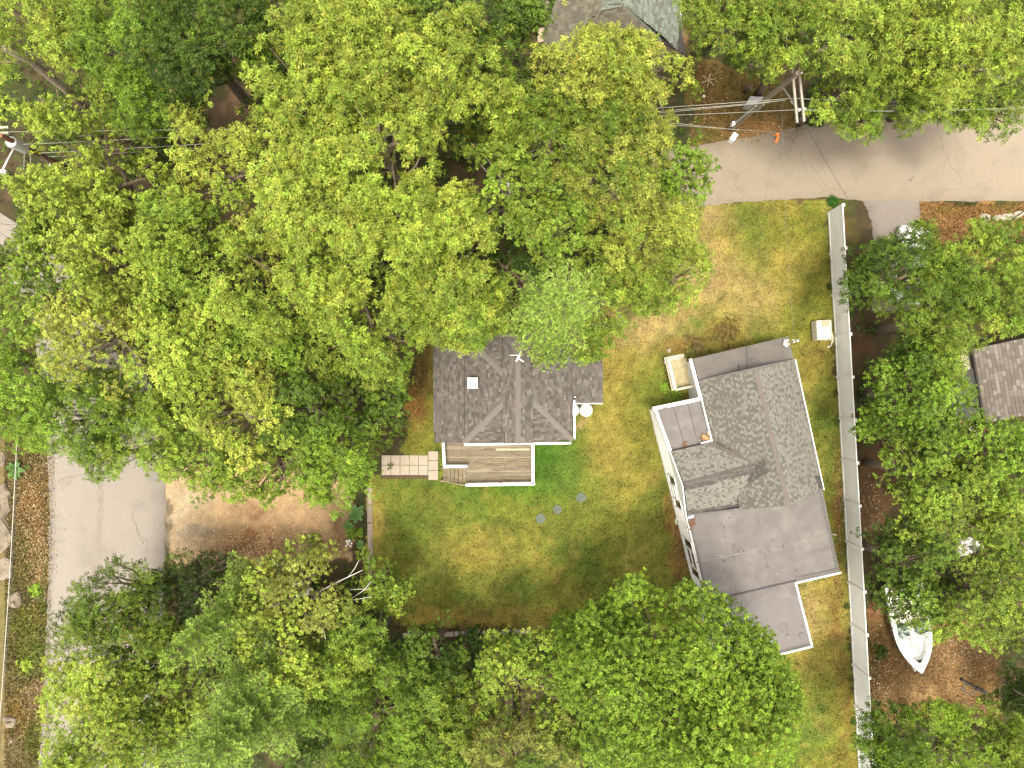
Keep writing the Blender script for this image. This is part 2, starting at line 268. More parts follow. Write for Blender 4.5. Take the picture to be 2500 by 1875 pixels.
for (u, v, ru, rv, c, w) in [
    (1345, 1120, 100, 75, LUSH, 1.0), (1270, 1180, 110, 60, LUSH, 0.7), (1385, 1150, 60, 90, GREEN, 0.7), (1300, 1260, 80, 50, OLIVE, .6), (1000, 1300, 110, 100, GREEN, 0.7), (1080, 1260, 80, 90, GREEN, 0.5), (1400, 1300, 60, 80, GREEN, .5),
    (1600, 1290, 60, 170, GREEN, .5), (1240, 1430, 70, 45, GREEN, 0.9), (1010, 1450, 60, 60, GREEN, 0.6), (1130, 1460, 60, 40, GREEN, .7), (1450, 1420, 60, 60, GREEN, .6), (1180, 1350, 110, 60, DRY, 0.55), (1420, 1200, 40, 40, GREEN, 0.4), (915, 1280, 22, 90, DRY, 0.9), (1110, 1505, 160, 22, DRY, 0.9), (1300, 1500, 160, 16, DRY, 0.7),
    (1490, 1060, 55, 160, DRY, 0.75), (1440, 940, 60, 60, DRY, .6), (1500, 890, 70, 70, DRY, .7), (1570, 800, 110, 50, TAN, 0.75), (1640, 700, 110, 55, TAN, .8), (1740, 640, 60, 90, TAN, 0.65), (1850, 720, 60, 70, TAN, 0.5), (1900, 640, 60, 60, DRY, .6), (1820, 540, 60, 50, GREEN, .7), (1990, 580, 35, 60, OLIVE, .6), (1850, 620, 30, 80, GREEN, .4),
    (1720, 520, 40, 25, TAN, 0.9), (1760, 600, 40, 60, DRY, 0.5), (1700, 800, 26, 22, GREEN, .9), (1852, 817, 16, 12, GREEN, .9), (1630, 870, 40, 20, OLIVE, .6), (1600, 960, 50, 60, GREEN, .65), (1560, 1080, 60, 90, OLIVE, .5), (1580, 1160, 40, 60, DRY, .35),
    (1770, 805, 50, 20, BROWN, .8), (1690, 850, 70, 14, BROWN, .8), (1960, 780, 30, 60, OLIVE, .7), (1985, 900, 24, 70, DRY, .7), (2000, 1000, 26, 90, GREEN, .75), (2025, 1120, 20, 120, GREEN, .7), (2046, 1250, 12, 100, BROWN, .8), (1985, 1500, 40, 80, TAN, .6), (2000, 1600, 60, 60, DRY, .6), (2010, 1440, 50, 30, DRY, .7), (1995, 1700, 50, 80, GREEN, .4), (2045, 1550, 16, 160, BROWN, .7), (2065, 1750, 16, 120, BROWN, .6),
    (1660, 1300, 26, 130, BROWN, .95), (1640, 1235, 14, 30, BROWN, .8), (1510, 1320, 60, 80, OLIVE, .5), (1560, 1380, 40, 40, DRY, .4), (1600, 1430, 50, 30, GREEN, .6), (1010, 950, 34, 90, BROWN, .85), (1005, 1010, 30, 40, (0.14, 0.062, 0.015), .7), (1030, 900, 22, 60, (0.05, 0.035, 0.012), .8), (1020, 1060, 30, 40, OLIVE, .7), (1470, 980, 20, 40, OLIVE, .5), (1425, 1040, 22, 12, TAN, .9)]:  # darkest spot west of the cottage: tree shade put into the turf colour
    d = ((U - u + wob(0.7, int(u), 40)) / ru) ** 2 + ((V - v + wob(0.7, int(v) + 1, 40)) / rv) ** 2; lm(w * np.exp(-d * 0.9), c)
LC *= (0.70 + 0.45 * vnoise(XF, YF, 0.3, 9) + 0.35 * vnoise(XF, YF, 0.75, 19))[:, None]
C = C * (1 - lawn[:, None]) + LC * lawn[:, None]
# sandy parking strip and dirt patches
dirt = np.array((0.235, 0.158, 0.082)); DN = vnoise(XF, YF, 0.45, 21)
def patch(poly, c, seed, w=1.0):
    mixc(soft(poly, 10, seed) * w, c)
patch([(395, 1150), (640, 1130), (850, 1180), (860, 1370), (700, 1385), (400, 1385)], (0.29, 0.20, 0.11), 30)
drv = inpoly(U, V, [(395, 1100), (860, 1100), (860, 1400), (395, 1400)]).astype(float)
def blob(u, v, ru, rv, c, w, rag=30):
    d = ((U - u + wob(0.8, int(u) + 3, rag)) / ru) ** 2 + ((V - v + wob(0.5, int(v) + 5, rag)) / rv) ** 2; mixc(w * np.clip(np.exp(-d * 0.9) * 1.25, 0, 1) * (0.55 + 0.45 * sstep(0.35, 0.6, DN)), c)
for q in [(440, 1260, 55, 90, (0.29, 0.235, 0.16), .9), (540, 1277, 70, 18, (0.38, 0.265, 0.145), .8), (600, 1312, 75, 14, (0.15, 0.07, 0.025), .9), (590, 1345, 70, 18, (0.10, 0.045, 0.018), .85), (620, 1250, 45, 14, (0.125, 0.06, 0.025), .8), (655, 1350, 40, 20, (0.10, 0.045, 0.018), .8), (730, 1262, 60, 12, (0.36, 0.24, 0.13), .6), (820, 1300, 26, 50, (0.10, 0.055, 0.03), .8), (780, 1340, 30, 30, (0.11, 0.06, 0.03), .6), (480, 1300, 40, 14, (0.15, 0.125, 0.095), .6)]: blob(*q)
patch([(2110, 1490), (2250, 1480), (2440, 1560), (2440, 1760), (2120, 1780)], (0.165, 0.10, 0.042), 40)
for q in [(2300, 1610, 40, 70, (0.30, 0.195, 0.09), .95), (2250, 1690, 70, 30, (0.27, 0.175, 0.08), .95), (2175, 1560, 26, 40, (0.135, 0.085, 0.035), .8), (2140, 1600, 16, 50, (0.04, 0.045, 0.012), .8), (2130, 1690, 20, 40, (0.07, 0.05, 0.02), .7), (2390, 1590, 40, 26, (0.17, 0.115, 0.06), .7), (2400, 1640, 40, 22, (0.19, 0.115, 0.045), .8), (2370, 1730, 30, 14, (0.085, 0.055, 0.035), .8), (2130, 1500, 14, 20, (0.15, 0.06, 0.03), .8), (2190, 1520, 40, 20, (0.15, 0.10, 0.05), .7),
          (2130, 1240, 40, 60, (0.125, 0.068, 0.034), .9), (2140, 1140, 40, 40, (0.12, 0.06, 0.025), .7), (2080, 870, 12, 40, (0.075, 0.035, 0.015), .9), (2110, 850, 30, 20, (0.09, 0.045, 0.02), .8)]: blob(*q)
patch([(2240, 494), (2510, 494), (2510, 640), (2330, 660), (2240, 580)], (0.165, 0.092, 0.034), 50)
for q in [(2300, 510, 40, 12, (0.11, 0.085, 0.018), .8), (2440, 505, 50, 8, (0.10, 0.075, 0.02), .7), (2330, 560, 30, 24, (0.20, 0.105, 0.045), .7), (2060, 545, 14, 40, (0.12, 0.065, 0.022), .8), (2045, 500, 26, 10, (0.055, 0.065, 0.01), .9), (2085, 570, 10, 30, (0.07, 0.07, 0.012), .8), (2032, 492, 20, 7, (0.02, 0.07, 0.006), .9)]: blob(*q)
patch([(1680, 140), (1900, 170), (1960, 330), (1690, 362)], (0.085, 0.062, 0.018), 60)
for q in [(1860, 325, 60, 22, (0.215, 0.125, 0.055), .95), (1830, 300, 40, 18, (0.16, 0.085, 0.03), .8), (1760, 320, 40, 22, (0.13, 0.075, 0.025), .8), (1730, 330, 30, 20, (0.06, 0.07, 0.012), .7), (1760, 230, 30, 40, (0.10, 0.062, 0.018), .6), (1700, 190, 30, 30, (0.07, 0.035, 0.016), .7), (1730, 200, 16, 16, (0.13, 0.08, 0.03), .6), (1660, 90, 16, 40, (0.15, 0.085, 0.045), .8), (570, 240, 40, 40, (0.135, 0.082, 0.045), .9), (540, 320, 40, 30, (0.10, 0.06, 0.032), .8), (510, 200, 20, 24, (0.02, 0.035, 0.008), .8)]: blob(*q)
# verge left of the road: rock, orange litter, weeds
patch([(-400, 1060), (112, 1060), (100, 1950), (-400, 1950)], (0.105, 0.085, 0.036), 70)
for q in [(60, 1230, 30, 55, (0.20, 0.115, 0.045), .8), (70, 1310, 24, 30, (0.18, 0.11, 0.045), .7), (80, 1400, 22, 50, (0.24, 0.15, 0.085), .8), (100, 1150, 14, 60, (0.135, 0.09, 0.05), .8), (105, 1290, 10, 80, (0.085, 0.068, 0.022), .9), (88, 1450, 10, 80, (0.05, 0.10, 0.012), .8), (45, 1360, 22, 60, (0.085, 0.085, 0.02), .7), (40, 1560, 40, 100, (0.085, 0.10, 0.016), .8), (60, 1620, 16, 50, (0.06, 0.12, 0.014), .7), (20, 1760, 34, 50, (0.155, 0.10, 0.03), .8), (70, 1720, 18, 50, (0.17, 0.115, 0.065), .8), (70, 1820, 22, 60, (0.07, 0.085, 0.014), .8), (36, 1470, 24, 20, (0.06, 0.05, 0.03), .7), (15, 1840, 24, 30, (0.16, 0.13, 0.07), .6), (60, 1510, 30, 30, (0.09, 0.09, 0.018), .7)]: blob(*q)
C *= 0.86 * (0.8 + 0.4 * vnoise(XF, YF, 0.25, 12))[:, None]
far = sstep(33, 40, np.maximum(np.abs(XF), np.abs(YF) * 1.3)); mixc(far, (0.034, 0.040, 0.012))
Z = gz(XF, YF); r2 = np.hypot(XF, YF); nx, ny = len(ax), len(ay)
Z = Z + 0.05 * (vnoise(XF, YF, 2.0, 14) - 0.5) * (r2 < 60)
idx = np.arange(nx * ny).reshape(ny, nx); F = np.stack([idx[:-1, :-1], idx[:-1, 1:], idx[1:, 1:], idx[1:, :-1]], -1).reshape(-1, 4)
ZG = Z.reshape(ny, nx)
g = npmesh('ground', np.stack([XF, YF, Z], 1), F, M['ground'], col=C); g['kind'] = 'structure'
g.data.polygons.foreach_set('use_smooth', [True] * len(F))
CG = C.reshape(ny, nx, 3)
def samp(A, x, y):
    i = np.clip(np.searchsorted(ay, y) - 1, 0, ny - 2); j = np.clip(np.searchsorted(ax, x) - 1, 0, nx - 2)
    if A.ndim == 3: return A[i, j]
    fx = (x - ax[j]) / (ax[j + 1] - ax[j]); fy = (y - ay[i]) / (ay[i + 1] - ay[i])
    return (A[i, j] * (1 - fx) + A[i, j + 1] * fx) * (1 - fy) + (A[i + 1, j] * (1 - fx) + A[i + 1, j + 1] * fx) * fy
def gh(x, y): return float(samp(ZG, np.array([x]), np.array([y]))[0])
def GP(u, v, dz=0.0):
    p = P(u, v, 0); z = gh(p.x, p.y); p = P(u, v, z); p.z = gh(p.x, p.y) + dz; return p

# ------------------------------------------------------------------ roads
def strip(name, left, right, m, dz, kind='structure', parent=None, sub=14, amp=0.05, seed=1, drop=0.12):
    """ribbon between two pixel polylines of equal count, laid on the ground, with its edges turned down"""
    def dens(pl):
        out = []
        for (a, b) in zip(pl[:-1], pl[1:]):
            for k in range(sub): t = k / sub; out.append((a[0] + (b[0] - a[0]) * t, a[1] + (b[1] - a[1]) * t))
        return out + [pl[-1]]
    l, r = dens(left), dens(right); n = len(l); K = 10; vs = []; rr = np.random.default_rng(seed)
    for i in range(n):
        a = GP(*l[i]); b = GP(*r[i]); d = (b - a); d.z = 0; d.normalize(); a -= d * rr.uniform(0, amp * 2); b += d * rr.uniform(0, amp * 2)
        for k in range(K + 1):
            q = a.lerp(b, k / K); q.z = gh(q.x, q.y) + dz - (drop if k in (0, K) and drop else 0) ; vs.append(q)
    fs = np.array([(i * (K + 1) + k, i * (K + 1) + k + 1, (i + 1) * (K + 1) + k + 1, (i + 1) * (K + 1) + k) for i in range(n - 1) for k in range(K)])
    # inner columns sit just inside the dropped rim
    V_ = np.array(vs).reshape(n, K + 1, 3); V_[:, 1] = V_[:, 0] + (V_[:, 1] - V_[:, 0]) * 0.12; V_[:, K - 1] = V_[:, K] + (V_[:, K - 1] - V_[:, K]) * 0.12
    for c_ in (1, K - 1):
        V_[:, c_, 2] = samp(ZG, V_[:, c_, 0], V_[:, c_, 1]) + dz
    o = npmesh(name, V_.reshape(-1, 3), fs, m)
    if kind: o['kind'] = kind
    return o
road_e = strip('road', [(1380, 380), (1600, 366), (1702, 356), (1780, 343), (1900, 322), (1985, 300), (2150, 272), (2600, 255), (3200, 250)],
               [(1380, 520), (1600, 508), (1717, 503), (1800, 494), (1888, 489), (2006, 481), (2150, 492), (2600, 490), (3200, 492)], M['road'], 0.035)
road_w = strip('road', [(-900, 430), (-420, 400), (-150, 420), (-60, 480), (10, 640), (80, 800), (110, 980), (115, 1080), (120, 1250), (118, 1400), (112, 1560), (108, 1680), (95, 1860), (70, 2200)],
               [(-900, 640), (-420, 620), (-80, 600), (70, 560), (200, 690), (330, 840), (385, 980), (404, 1100), (405, 1250), (403, 1400), (398, 1560), (392, 1680), (382, 1860), (350, 2200)], M['road2'], 0.045)
drv = strip('gravel_driveway', [(2104, 480), (2128, 540), (2135, 600), (2130, 760)], [(2242, 480), (2246, 520), (2240, 600), (2250, 760)], M['gravel'], 0.022)
def ground_line(name, pts, w, m, dz, parent, jag=3, seed=3):
    rr = np.random.default_rng(seed); pl = []
    for a, b in zip(pts[:-1], pts[1:]):
        k = max(2, int(math.hypot(b[0] - a[0], b[1] - a[1]) / 7))
        for i in range(k): t = i / k; pl.append((a[0] + (b[0] - a[0]) * t + rr.normal() * jag * .4, a[1] + (b[1] - a[1]) * t + rr.normal() * jag * .4))
    pl.append(pts[-1]); q = [GP(*p) for p in pl]; mb = MB(); vs = []
    for i, p in enumerate(q):
        d = q[min(i + 1, len(q) - 1)] - q[max(i - 1, 0)]; d.z = 0; d.normalize(); s = Vector((-d.y, d.x, 0)); ww = w * (0.5 + rr.random())
        for sg in (-1, 1): e = p + s * sg * ww / 2; e.z = gh(e.x, e.y) + dz; vs.append(e)
    mb.add(vs, [(2 * i, 2 * i + 1, 2 * i + 3, 2 * i + 2) for i in range(len(q) - 1)]); return mb.build(name, m, parent)
for pts in [[(322, 1245), (330, 1275), (345, 1310), (358, 1345), (378, 1338), (402, 1335)], [(345, 1310), (360, 1320), (362, 1345), (355, 1370), (350, 1392)], [(150, 1167), (175, 1163), (205, 1157)], [(330, 1275), (338, 1310), (352, 1330)]]:
    ground_line('crack', pts, 0.03, M['crack'], 0.050, road_w, seed=int(pts[0][0]))
ground_line('crack', [(130, 1095), (136, 1200), (132, 1340), (130, 1400)], 0.022, M['crack'], 0.050, road_w, 4, 5)
ground_line('worn_band', [(247, 1120), (247, 1250), (240, 1330), (232, 1400)], 0.34, M['wear'], 0.049, road_w, 2, 6)
ground_line('road_edge', [(402, 1160), (401, 1200), (399, 1240), (405, 1280), (402, 1330), (399, 1400)], 0.035, M['crack'], 0.050, road_w, 4, 8)
for pts in [[(1958, 390), (1975, 430), (2010, 465)], [(1930, 345), (1950, 370), (1962, 395)], [(1970, 395), (1990, 420), (2020, 460)], [(2170, 370), (2200, 390), (2240, 400)], [(1740, 360), (1760, 372), (1770, 385)], [(2290, 330), (2310, 380), (2295, 440), (2310, 470)], [(2310, 380), (2350, 450), (2380, 460), (2300, 465)], [(1780, 415), (1800, 430), (1795, 460), (1815, 480)], [(1780, 430), (1770, 450), (1795, 470)], [(1840, 350), (1870, 358), (1890, 352)], [(2000, 470), (2030, 462), (2060, 470), (2090, 462)]]:
    ground_line('crack', pts, 0.022, M['crack'], 0.040, road_e, 6, int(pts[0][0]))
ground_line('tar_spot', [(2218, 440), (2226, 436), (2232, 433)], 0.10, M['crack'], 0.040, road_e, 4, 12)

# rock outcrop at the left edge
def boulder(name, c, r, m, parent, seed, flat=0.6, n=10):
    rr = np.random.default_rng(seed); mb = MB(); vs = []; ph = rr.random(4) * 6
    for i in range(n // 2 + 1):
        th = (i / (n // 2)) * math.pi / 2
        for k in range(n):
            a = 2 * math.pi * k / n; q = 1 + 0.18 * math.sin(2 * a + ph[0]) + 0.12 * math.sin(3 * a + ph[1] + 2 * th) + rr.normal() * 0.05
            vs.append((c[0] + r[0] * math.cos(th) * math.cos(a) * q, c[1] + r[1] * math.cos(th) * math.sin(a) * q, c[2] - 0.1 + r[2] * math.sin(th) ** flat * q))
    fs = [(i * n + k, i * n + (k + 1) % n, (i + 1) * n + (k + 1) % n, (i + 1) * n + k) for i in range(n // 2) for k in range(n)]
    mb.add(vs, fs); o = mb.build(name, m, parent); return o
for i, (u, v, ru, rv, lab) in enumerate([(2, 1225, 34, 40, 'cracked grey boulder at the left picture edge, level with the fern'), (-4, 1312, 40, 46, 'broad flat grey boulder in the middle of the left edge rocks'), (6, 1390, 28, 34, 'rounded pale boulder below the broad flat one'), (-2, 1120, 16, 26, 'small pale boulder above the fern at the left edge'), (38, 1465, 22, 18, 'dark low boulder on the verge beside orange litter'), (25, 1760, 20, 14, 'pale tan boulder on the lower left verge'), (26, 1812, 9, 8, 'small pale stone below the tan boulder on the verge')]):
    p = GP(u, v); t = boulder('boulder', (p.x, p.y, p.z), (ru * .0243, rv * .0243, 0.35 if i != 6 else .15), M['rock'], None, 100 + i)
    tag(t, lab, 'boulder', 'rocks on the left verge')

# ------------------------------------------------------------------ shingle roofs
def plane_of(poly):
    poly = [Vector(p) for p in poly]; n = Vector()
    for i in range(len(poly)): n += poly[i].cross(poly[(i + 1) % len(poly)])
    n.normalize(); 
    if n.z < 0: n = -n
    return poly, n
SINGLE = {}
def shingle_mesh(tones):
    key = id(tones)
    if key not in SINGLE:
        L = []
        for t in tones:
            mb = MB(); mb.add([(0, 0, .05), (1, 0, .05), (1, 1, 1), (0, 1, 1), (0, 1, 0), (1, 1, 0)], [(0, 1, 2, 3), (3, 2, 5, 4), (0, 3, 4), (1, 5, 2)])
            me = bpy.data.meshes.new('shingle'); me.from_pydata(mb.v, [], mb.f); me.materials.append(t); L.append(me)
        SINGLE[key] = L
    return SINGLE[key]
class Roof:
    def __init__(s, parent, tones, wt, limit=300): s.p = parent; s.t = tones; s.w = wt; s.left = limit; s.mb = MB(); s.single = []
    def slope(s, poly, down, expo=0.14, wid=0.30, seed=0, th=0.016, lim=10**6, wts=None):
        rr = np.random.default_rng(seed); poly, n = plane_of(poly); d = Vector(down); d = (d - n * d.dot(n)).normalized(); a = d.cross(n).normalized(); o = poly[0]
        q = [((p - o).dot(a), (p - o).dot(d)) for p in poly]; b0 = min(y for _, y in q); b1 = max(y for _, y in q); row = 0; b = b0
        while b < b1 - 0.02:
            bc = min(b + expo * 0.5, b1); xs = []
            for i in range(len(q)):
                (x0, y0), (x1, y1) = q[i], q[(i + 1) % len(q)]
                if (y0 > bc) != (y1 > bc): xs.append(x0 + (x1 - x0) * (bc - y0) / (y1 - y0))
            if len(xs) >= 2:
                x0, x1 = min(xs), max(xs); x = x0 - rr.random() * wid; col = 0; be = min(b + expo, b1 + 0.02)
                while x < x1:
                    w = wid * rr.uniform(0.75, 1.2); xa, xb = max(x, x0), min(x + w, x1)
                    if xb - xa > 0.03:
                        t = int(rr.choice(len(s.t), p=(s.w if wts is None else wts[(row + col) % 2]))); col += 1; lift = th * rr.uniform(0.8, 1.35); gp = 0.004
                        A = o + a * (xa + gp) + d * (b - 0.01); sx = a * (xb - xa - 2 * gp); sy = d * (be - b + 0.01)
                        if s.left > 0 and lim > 0 and xb - xa > wid * 0.7:
                            s.left -= 1; lim -= 1; Mx = Matrix.Identity(4)
                            for k in range(3): Mx[k][0] = sx[k]; Mx[k][1] = sy[k]; Mx[k][2] = n[k] * lift; Mx[k][3] = A[k]
                            s.single.append((t, Mx))
                        else:
                            N = n * lift; s.mb.add([A + N * .05, A + sx + N * .05, A + sx + sy + N, A + sy + N, A + sy, A + sx + sy], [(0, 1, 2, 3), (3, 2, 5, 4), (0, 3, 4), (1, 5, 2)], t)
                    x += w
            b += expo; row += 1
    def done(s):
        if s.mb.v: s.mb.build('shingles', s.t, s.p, stuff=True)
        ms = shingle_mesh(s.t)
        for t, Mx in s.single: piece('shingle', ms[t], s.p, Mx)
def cap_line(mb, a, b, w, n1, n2, lift=0.03, m=0, seg=0.25):   # folded ridge or hip cap, shingle by shingle
    a = Vector(a); b = Vector(b); L = (b - a).length; d = (b - a) / L; s1 = d.cross(n1).normalized(); s2 = d.cross(n2).normalized()
    if s1.dot(s2) > 0: pass
    k = int(L / seg) + 1
    for i in range(k):
        p = a + d * (L * i / k); q = a + d * (L * (i + 1) / k + 0.02); up = Vector((0, 0, lift)); u2 = Vector((0, 0, lift * 0.6))
        e1 = s1 * w if (s1.z < 0) else -s1 * w; e2 = s2 * w if (s2.z < 0) else -s2 * w
        mb.quad(p + u2, q + up, q + up + e1, p + u2 + e1, m); mb.quad(p + u2, p + u2 + e2, q + up + e2, q + up, m)

# ------------------------------------------------------------------ the small hip-roofed house in the middle
h1 = thing('cottage', 'small cottage with a dark brown hip roof and raised central ridge', 'house', P(1265, 950, 0))
ZR, PW = 3.85, 0.00228
def R1(x, y, z=None):
    if z is None: z = ZR - PW * abs(x - 935)
    return P(1000 + x / 3.53, 760 + y / 3.53, z)
EV = ZR - PW * 465
f1 = {'w0': [R1(800, 190), R1(935, 190), R1(935, 1137), R1(815, 1137)], 'w': [R1(806, 540), R1(806, 800), R1(470, 1132), R1(470, 200)], 'w2': [R1(470, 200), R1(470, 1132), R1(215, 1132), R1(200, 200)],
      'e0': [R1(935, 190), R1(1050, 190), R1(1064, 1137), R1(935, 1137)], 'e': [R1(1055, 540), R1(1400, 200), R1(1406, 1108), R1(1062, 780)],
      's1': [R1(806, 800), R1(470, 1132), R1(816, 1134, EV)], 's2': [R1(1062, 780), R1(1402, 1110), R1(1064, 1134, EV)], 'n1': [R1(806, 540), R1(470, 200), R1(800, 195, EV)], 'n2': [R1(1055, 540), R1(1400, 200), R1(1050, 195, EV)],
      'annex': [R1(1405, 400, EV - .13), R1(1655, 400, EV - .42), R1(1666, 786, EV - .42), R1(1408, 790, EV - .13)]}
mb = MB()
for k, p in f1.items(): mb.prism(p, 0.10, 0)
roof = mb.build('roof', M['felt'], h1)
rf = Roof(roof, T1, [.42, .2, .18, .1, .1])
dn = {'w0': (-1, 0, 0), 'w': (-1, 0, 0), 'w2': (-1, 0, 0), 'e0': (1, 0, 0), 'e': (1, 0, 0), 's1': (0, -1, 0), 's2': (0, -1, 0), 'n1': (0, 1, 0), 'n2': (0, 1, 0), 'annex': (1, 0, 0)}
for i, k in enumerate(['w', 'w2', 'w0', 'e0', 'e', 's1', 's2', 'n1', 'n2', 'annex']): rf.slope(f1[k], dn[k], 0.125, 0.24, 50 + i, lim=60)
rf.done()
NW_, NE_, NS_, NN_ = Vector((-.36, 0, 1)), Vector((.36, 0, 1)), Vector((0, -.36, 1)), Vector((0, .36, 1))
for nm, a, b, na, nb, w in [('hip_cap', R1(806, 800), R1(470, 1132), NW_, NS_, .15), ('hip_cap', R1(1062, 780), R1(1402, 1110), NE_, NS_, .15), ('hip_cap', R1(806, 540), R1(470, 200), NW_, NN_, .15), ('hip_cap', R1(1055, 540), R1(1400, 200), NE_, NN_, .15), ('ridge_cap', R1(935, 188), R1(935, 1139), NW_, NE_, .15)]:
    mb = MB(); cap_line(mb, a, b, w, na, nb, 0.035); mb.build(nm, M['cap1'], roof)
mb = MB()   # cheeks that close the raised strip over the hipped corners, south and north gables
for xs, ys, yh in ((815, 1137, 800), (1064, 1137, 780)):
    mb.quad(R1(xs, yh), R1(xs, ys), R1(xs, ys, EV), R1(xs, yh, R1(xs, yh).z - .02))
for xs in (800, 1050): mb.quad(R1(xs, 540), R1(xs, 190), R1(xs, 190, EV), R1(xs, 540, R1(xs, 540).z - .02))
mb.add([R1(815, 1135), R1(935, 1135), R1(1064, 1135), R1(1064, 1135, EV), R1(815, 1135, EV)], [(0, 1, 2, 3, 4)]); mb.add([R1(800, 193), R1(935, 193), R1(1050, 193), R1(1050, 193, EV), R1(800, 193, EV)], [(4, 3, 2, 1, 0)])
mb.build('gable_cheek', M['siding'], h1)
mb = MB(); mb.prism([R1(500, 230, EV - .15), R1(1370, 230, EV - .15), R1(1370, 1095, EV - .15), R1(500, 1095, EV - .15)], EV - .15); mb.prism([R1(230, 230, 2.0), R1(500, 230, 2.0), R1(500, 1000, 2.0), R1(230, 1000, 2.0)], 2.0)
mb.prism([R1(1370, 430, EV - .6), R1(1630, 430, EV - .6), R1(1640, 760, EV - .6), R1(1370, 760, EV - .6)], EV - .6); mb.build('wall', M['siding'], h1)
mb = MB(); mb.beam(R1(470, 1148, EV - .03), R1(1392, 1136, EV - .03), .11, .10); mb.build('gutter', M['wpaint'], h1)
mb = MB(); mb.beam(R1(1418, 770, EV - .08), R1(1422, 1100, EV - .08), .10, .10); mb.build('gutter', M['wpaint'], h1)
mb = MB(); mb.beam(R1(1425, 795, EV - .35), R1(1666, 795, EV - .46), .05, .12); mb.build('fascia', M['wpaint'], h1)
mb = MB(); mb.tube([R1(1418, 1080, EV - .1), R1(1418, 1085, .1)], .04, 6); mb.build('downspout', M['wpaint'], h1)
for x in range(580, 1390, 90):
    mb = MB(); mb.box(R1(x, 1146, EV + .025), (.02, .13, .012)); mb.build('gutter_hanger', M['grey'], h1)
# chimney (a part of the house): brick shaft, white cap
ch = R1(547, 618, 0); zc = 3.55
mb = MB(); mb.box(R1(547, 620, 3.2), (.50, .50, 1.1)); shaft = mb.build('chimney', M['brick'], roof, bevel=.01)
mb = MB(); mb.box(R1(543, 618, 3.79), (.56, .58, .07)); mb.box(R1(543, 618, 3.85), (.42, .44, .06)); mb.build('chimney_cap', M['wpaint'], roof, bevel=.012)
mb = MB(); mb.prism([R1(505, 575, 3.06), R1(590, 575, 3.10), R1(590, 672, 3.10), R1(505, 672, 3.06)], .06); mb.build('chimney_flashing', M['flash'], roof)
mb = MB(); c = R1(1425, 738, EV - .1); mb.lathe(c, [(.09, -.1), (.09, .0), (.05, .03), (.05, .42)], 14); mb.build('vent_pipe', M['black'], roof)
mb = MB(); mb.lathe(R1(1425, 738, EV + .30), [(.034, 0), (.034, .03)], 12); mb.build('vent_collar', M['galv'], roof)
# antenna on the ridge
an = thing('roof_antenna', 'small white antenna with crossed rods standing on the cottage ridge', 'antenna', R1(940, 395, ZR))
mb = MB(); mb.tube([R1(938, 400, ZR - .05), R1(940, 385, ZR + .55)], .035, 8); mb.build('mast', M['galv'], an)
mb = MB(); mb.beam(R1(918, 432, ZR + .5), R1(950, 378, ZR + .55), .085, .05); mb.build('boom', M['white'], an)
mb = MB(); mb.beam(R1(940, 405, ZR + .5), R1(985, 438, ZR + .5), .06, .04); mb.build('boom', M['white'], an)
mb = MB(); mb.tube([R1(862, 378, ZR + .55), R1(945, 378, ZR + .55)], .016, 5); mb.build('rod', M['white'], an)
mb = MB(); mb.tube([R1(938, 388, ZR + .55), R1(965, 330, ZR + .6)], .013, 5); mb.build('rod', M['white'], an)
mb = MB(); mb.box(R1(985, 440, ZR + .5), (.07, .05, .05)); mb.build('end_cap', M['black'], an)
# deck
dk = thing('wooden_deck', 'weathered wooden deck with white railings on the south side of the cottage', 'deck', R1(700, 1330, 0))
DZ = 0.62; y0, y1 = 1085, 1492; nb = 27; rr = np.random.default_rng(4)
for i in range(nb):
    ya = y0 + (y1 - y0) * i / nb; yb = y0 + (y1 - y0) * (i + 1) / nb; xa = 305 if ya < 1332 else 490
    cuts = [xa, 1050] if i % 3 else [xa, float(rr.uniform(600, 850)), 1050]
    for c0, c1 in zip(cuts[:-1], cuts[1:]):
        A = R1(c0, ya, DZ); B = R1(c1, yb, DZ); mb = MB(); mb.box(((A.x + B.x) / 2, (A.y + B.y) / 2, DZ - .02 + rr.normal() * .002), (abs(B.x - A.x) - .006, abs(A.y - B.y) - .012, .035))
        mb.build('board', M['deck'] if rr.random() < .68 else M['deck2'], dk)
mb = MB(); mb.box((R1(890, 1188, DZ).x, R1(890, 1190, DZ).y, DZ + .025), (1.95, .11, .04)); tag(mb.build('loose_board', M['newwood']), 'long pale new board lying loose on the grey deck', 'board')
def rail(a, b, nm='railing', z=1.45, w=.15, post=1.1):
    a = Vector(a); b = Vector(b); mb = MB(); mb.beam(a, b, w, .04); o = mb.build(nm, M['wpaint'], dk, bevel=.006)
    L = (b - a).length; k = max(1, round(L / post))
    for i in range(k + 1):
        q = a.lerp(b, i / k); mb = MB(); mb.box((q.x, q.y, (z + .25) / 2), (.09, .09, z - .3)); mb.build('post', M['wpaint'], dk)
    mb = MB(); k = int(L / .13)
    for i in range(k): q = a.lerp(b, (i + .5) / k); mb.box((q.x, q.y, DZ + .44), (.034, .034, .72))
    mb.build('balusters', M['wpaint'], dk); mb = MB(); mb.beam(a - Vector((0, 0, .75)), b - Vector((0, 0, .75)), .04, .08); mb.build('bottom_rail', M['wpaint'], dk)
rail(R1(289, 1140, 1.45), R1(300, 1346, 1.45)); rail(R1(300, 1338, 1.45), R1(490, 1338, 1.45)); rail(R1(485, 1499, 1.45), R1(1076, 1488, 1.45)); rail(R1(1062, 1147, 1.45), R1(1064, 1490, 1.45), w=.17)
mb = MB()
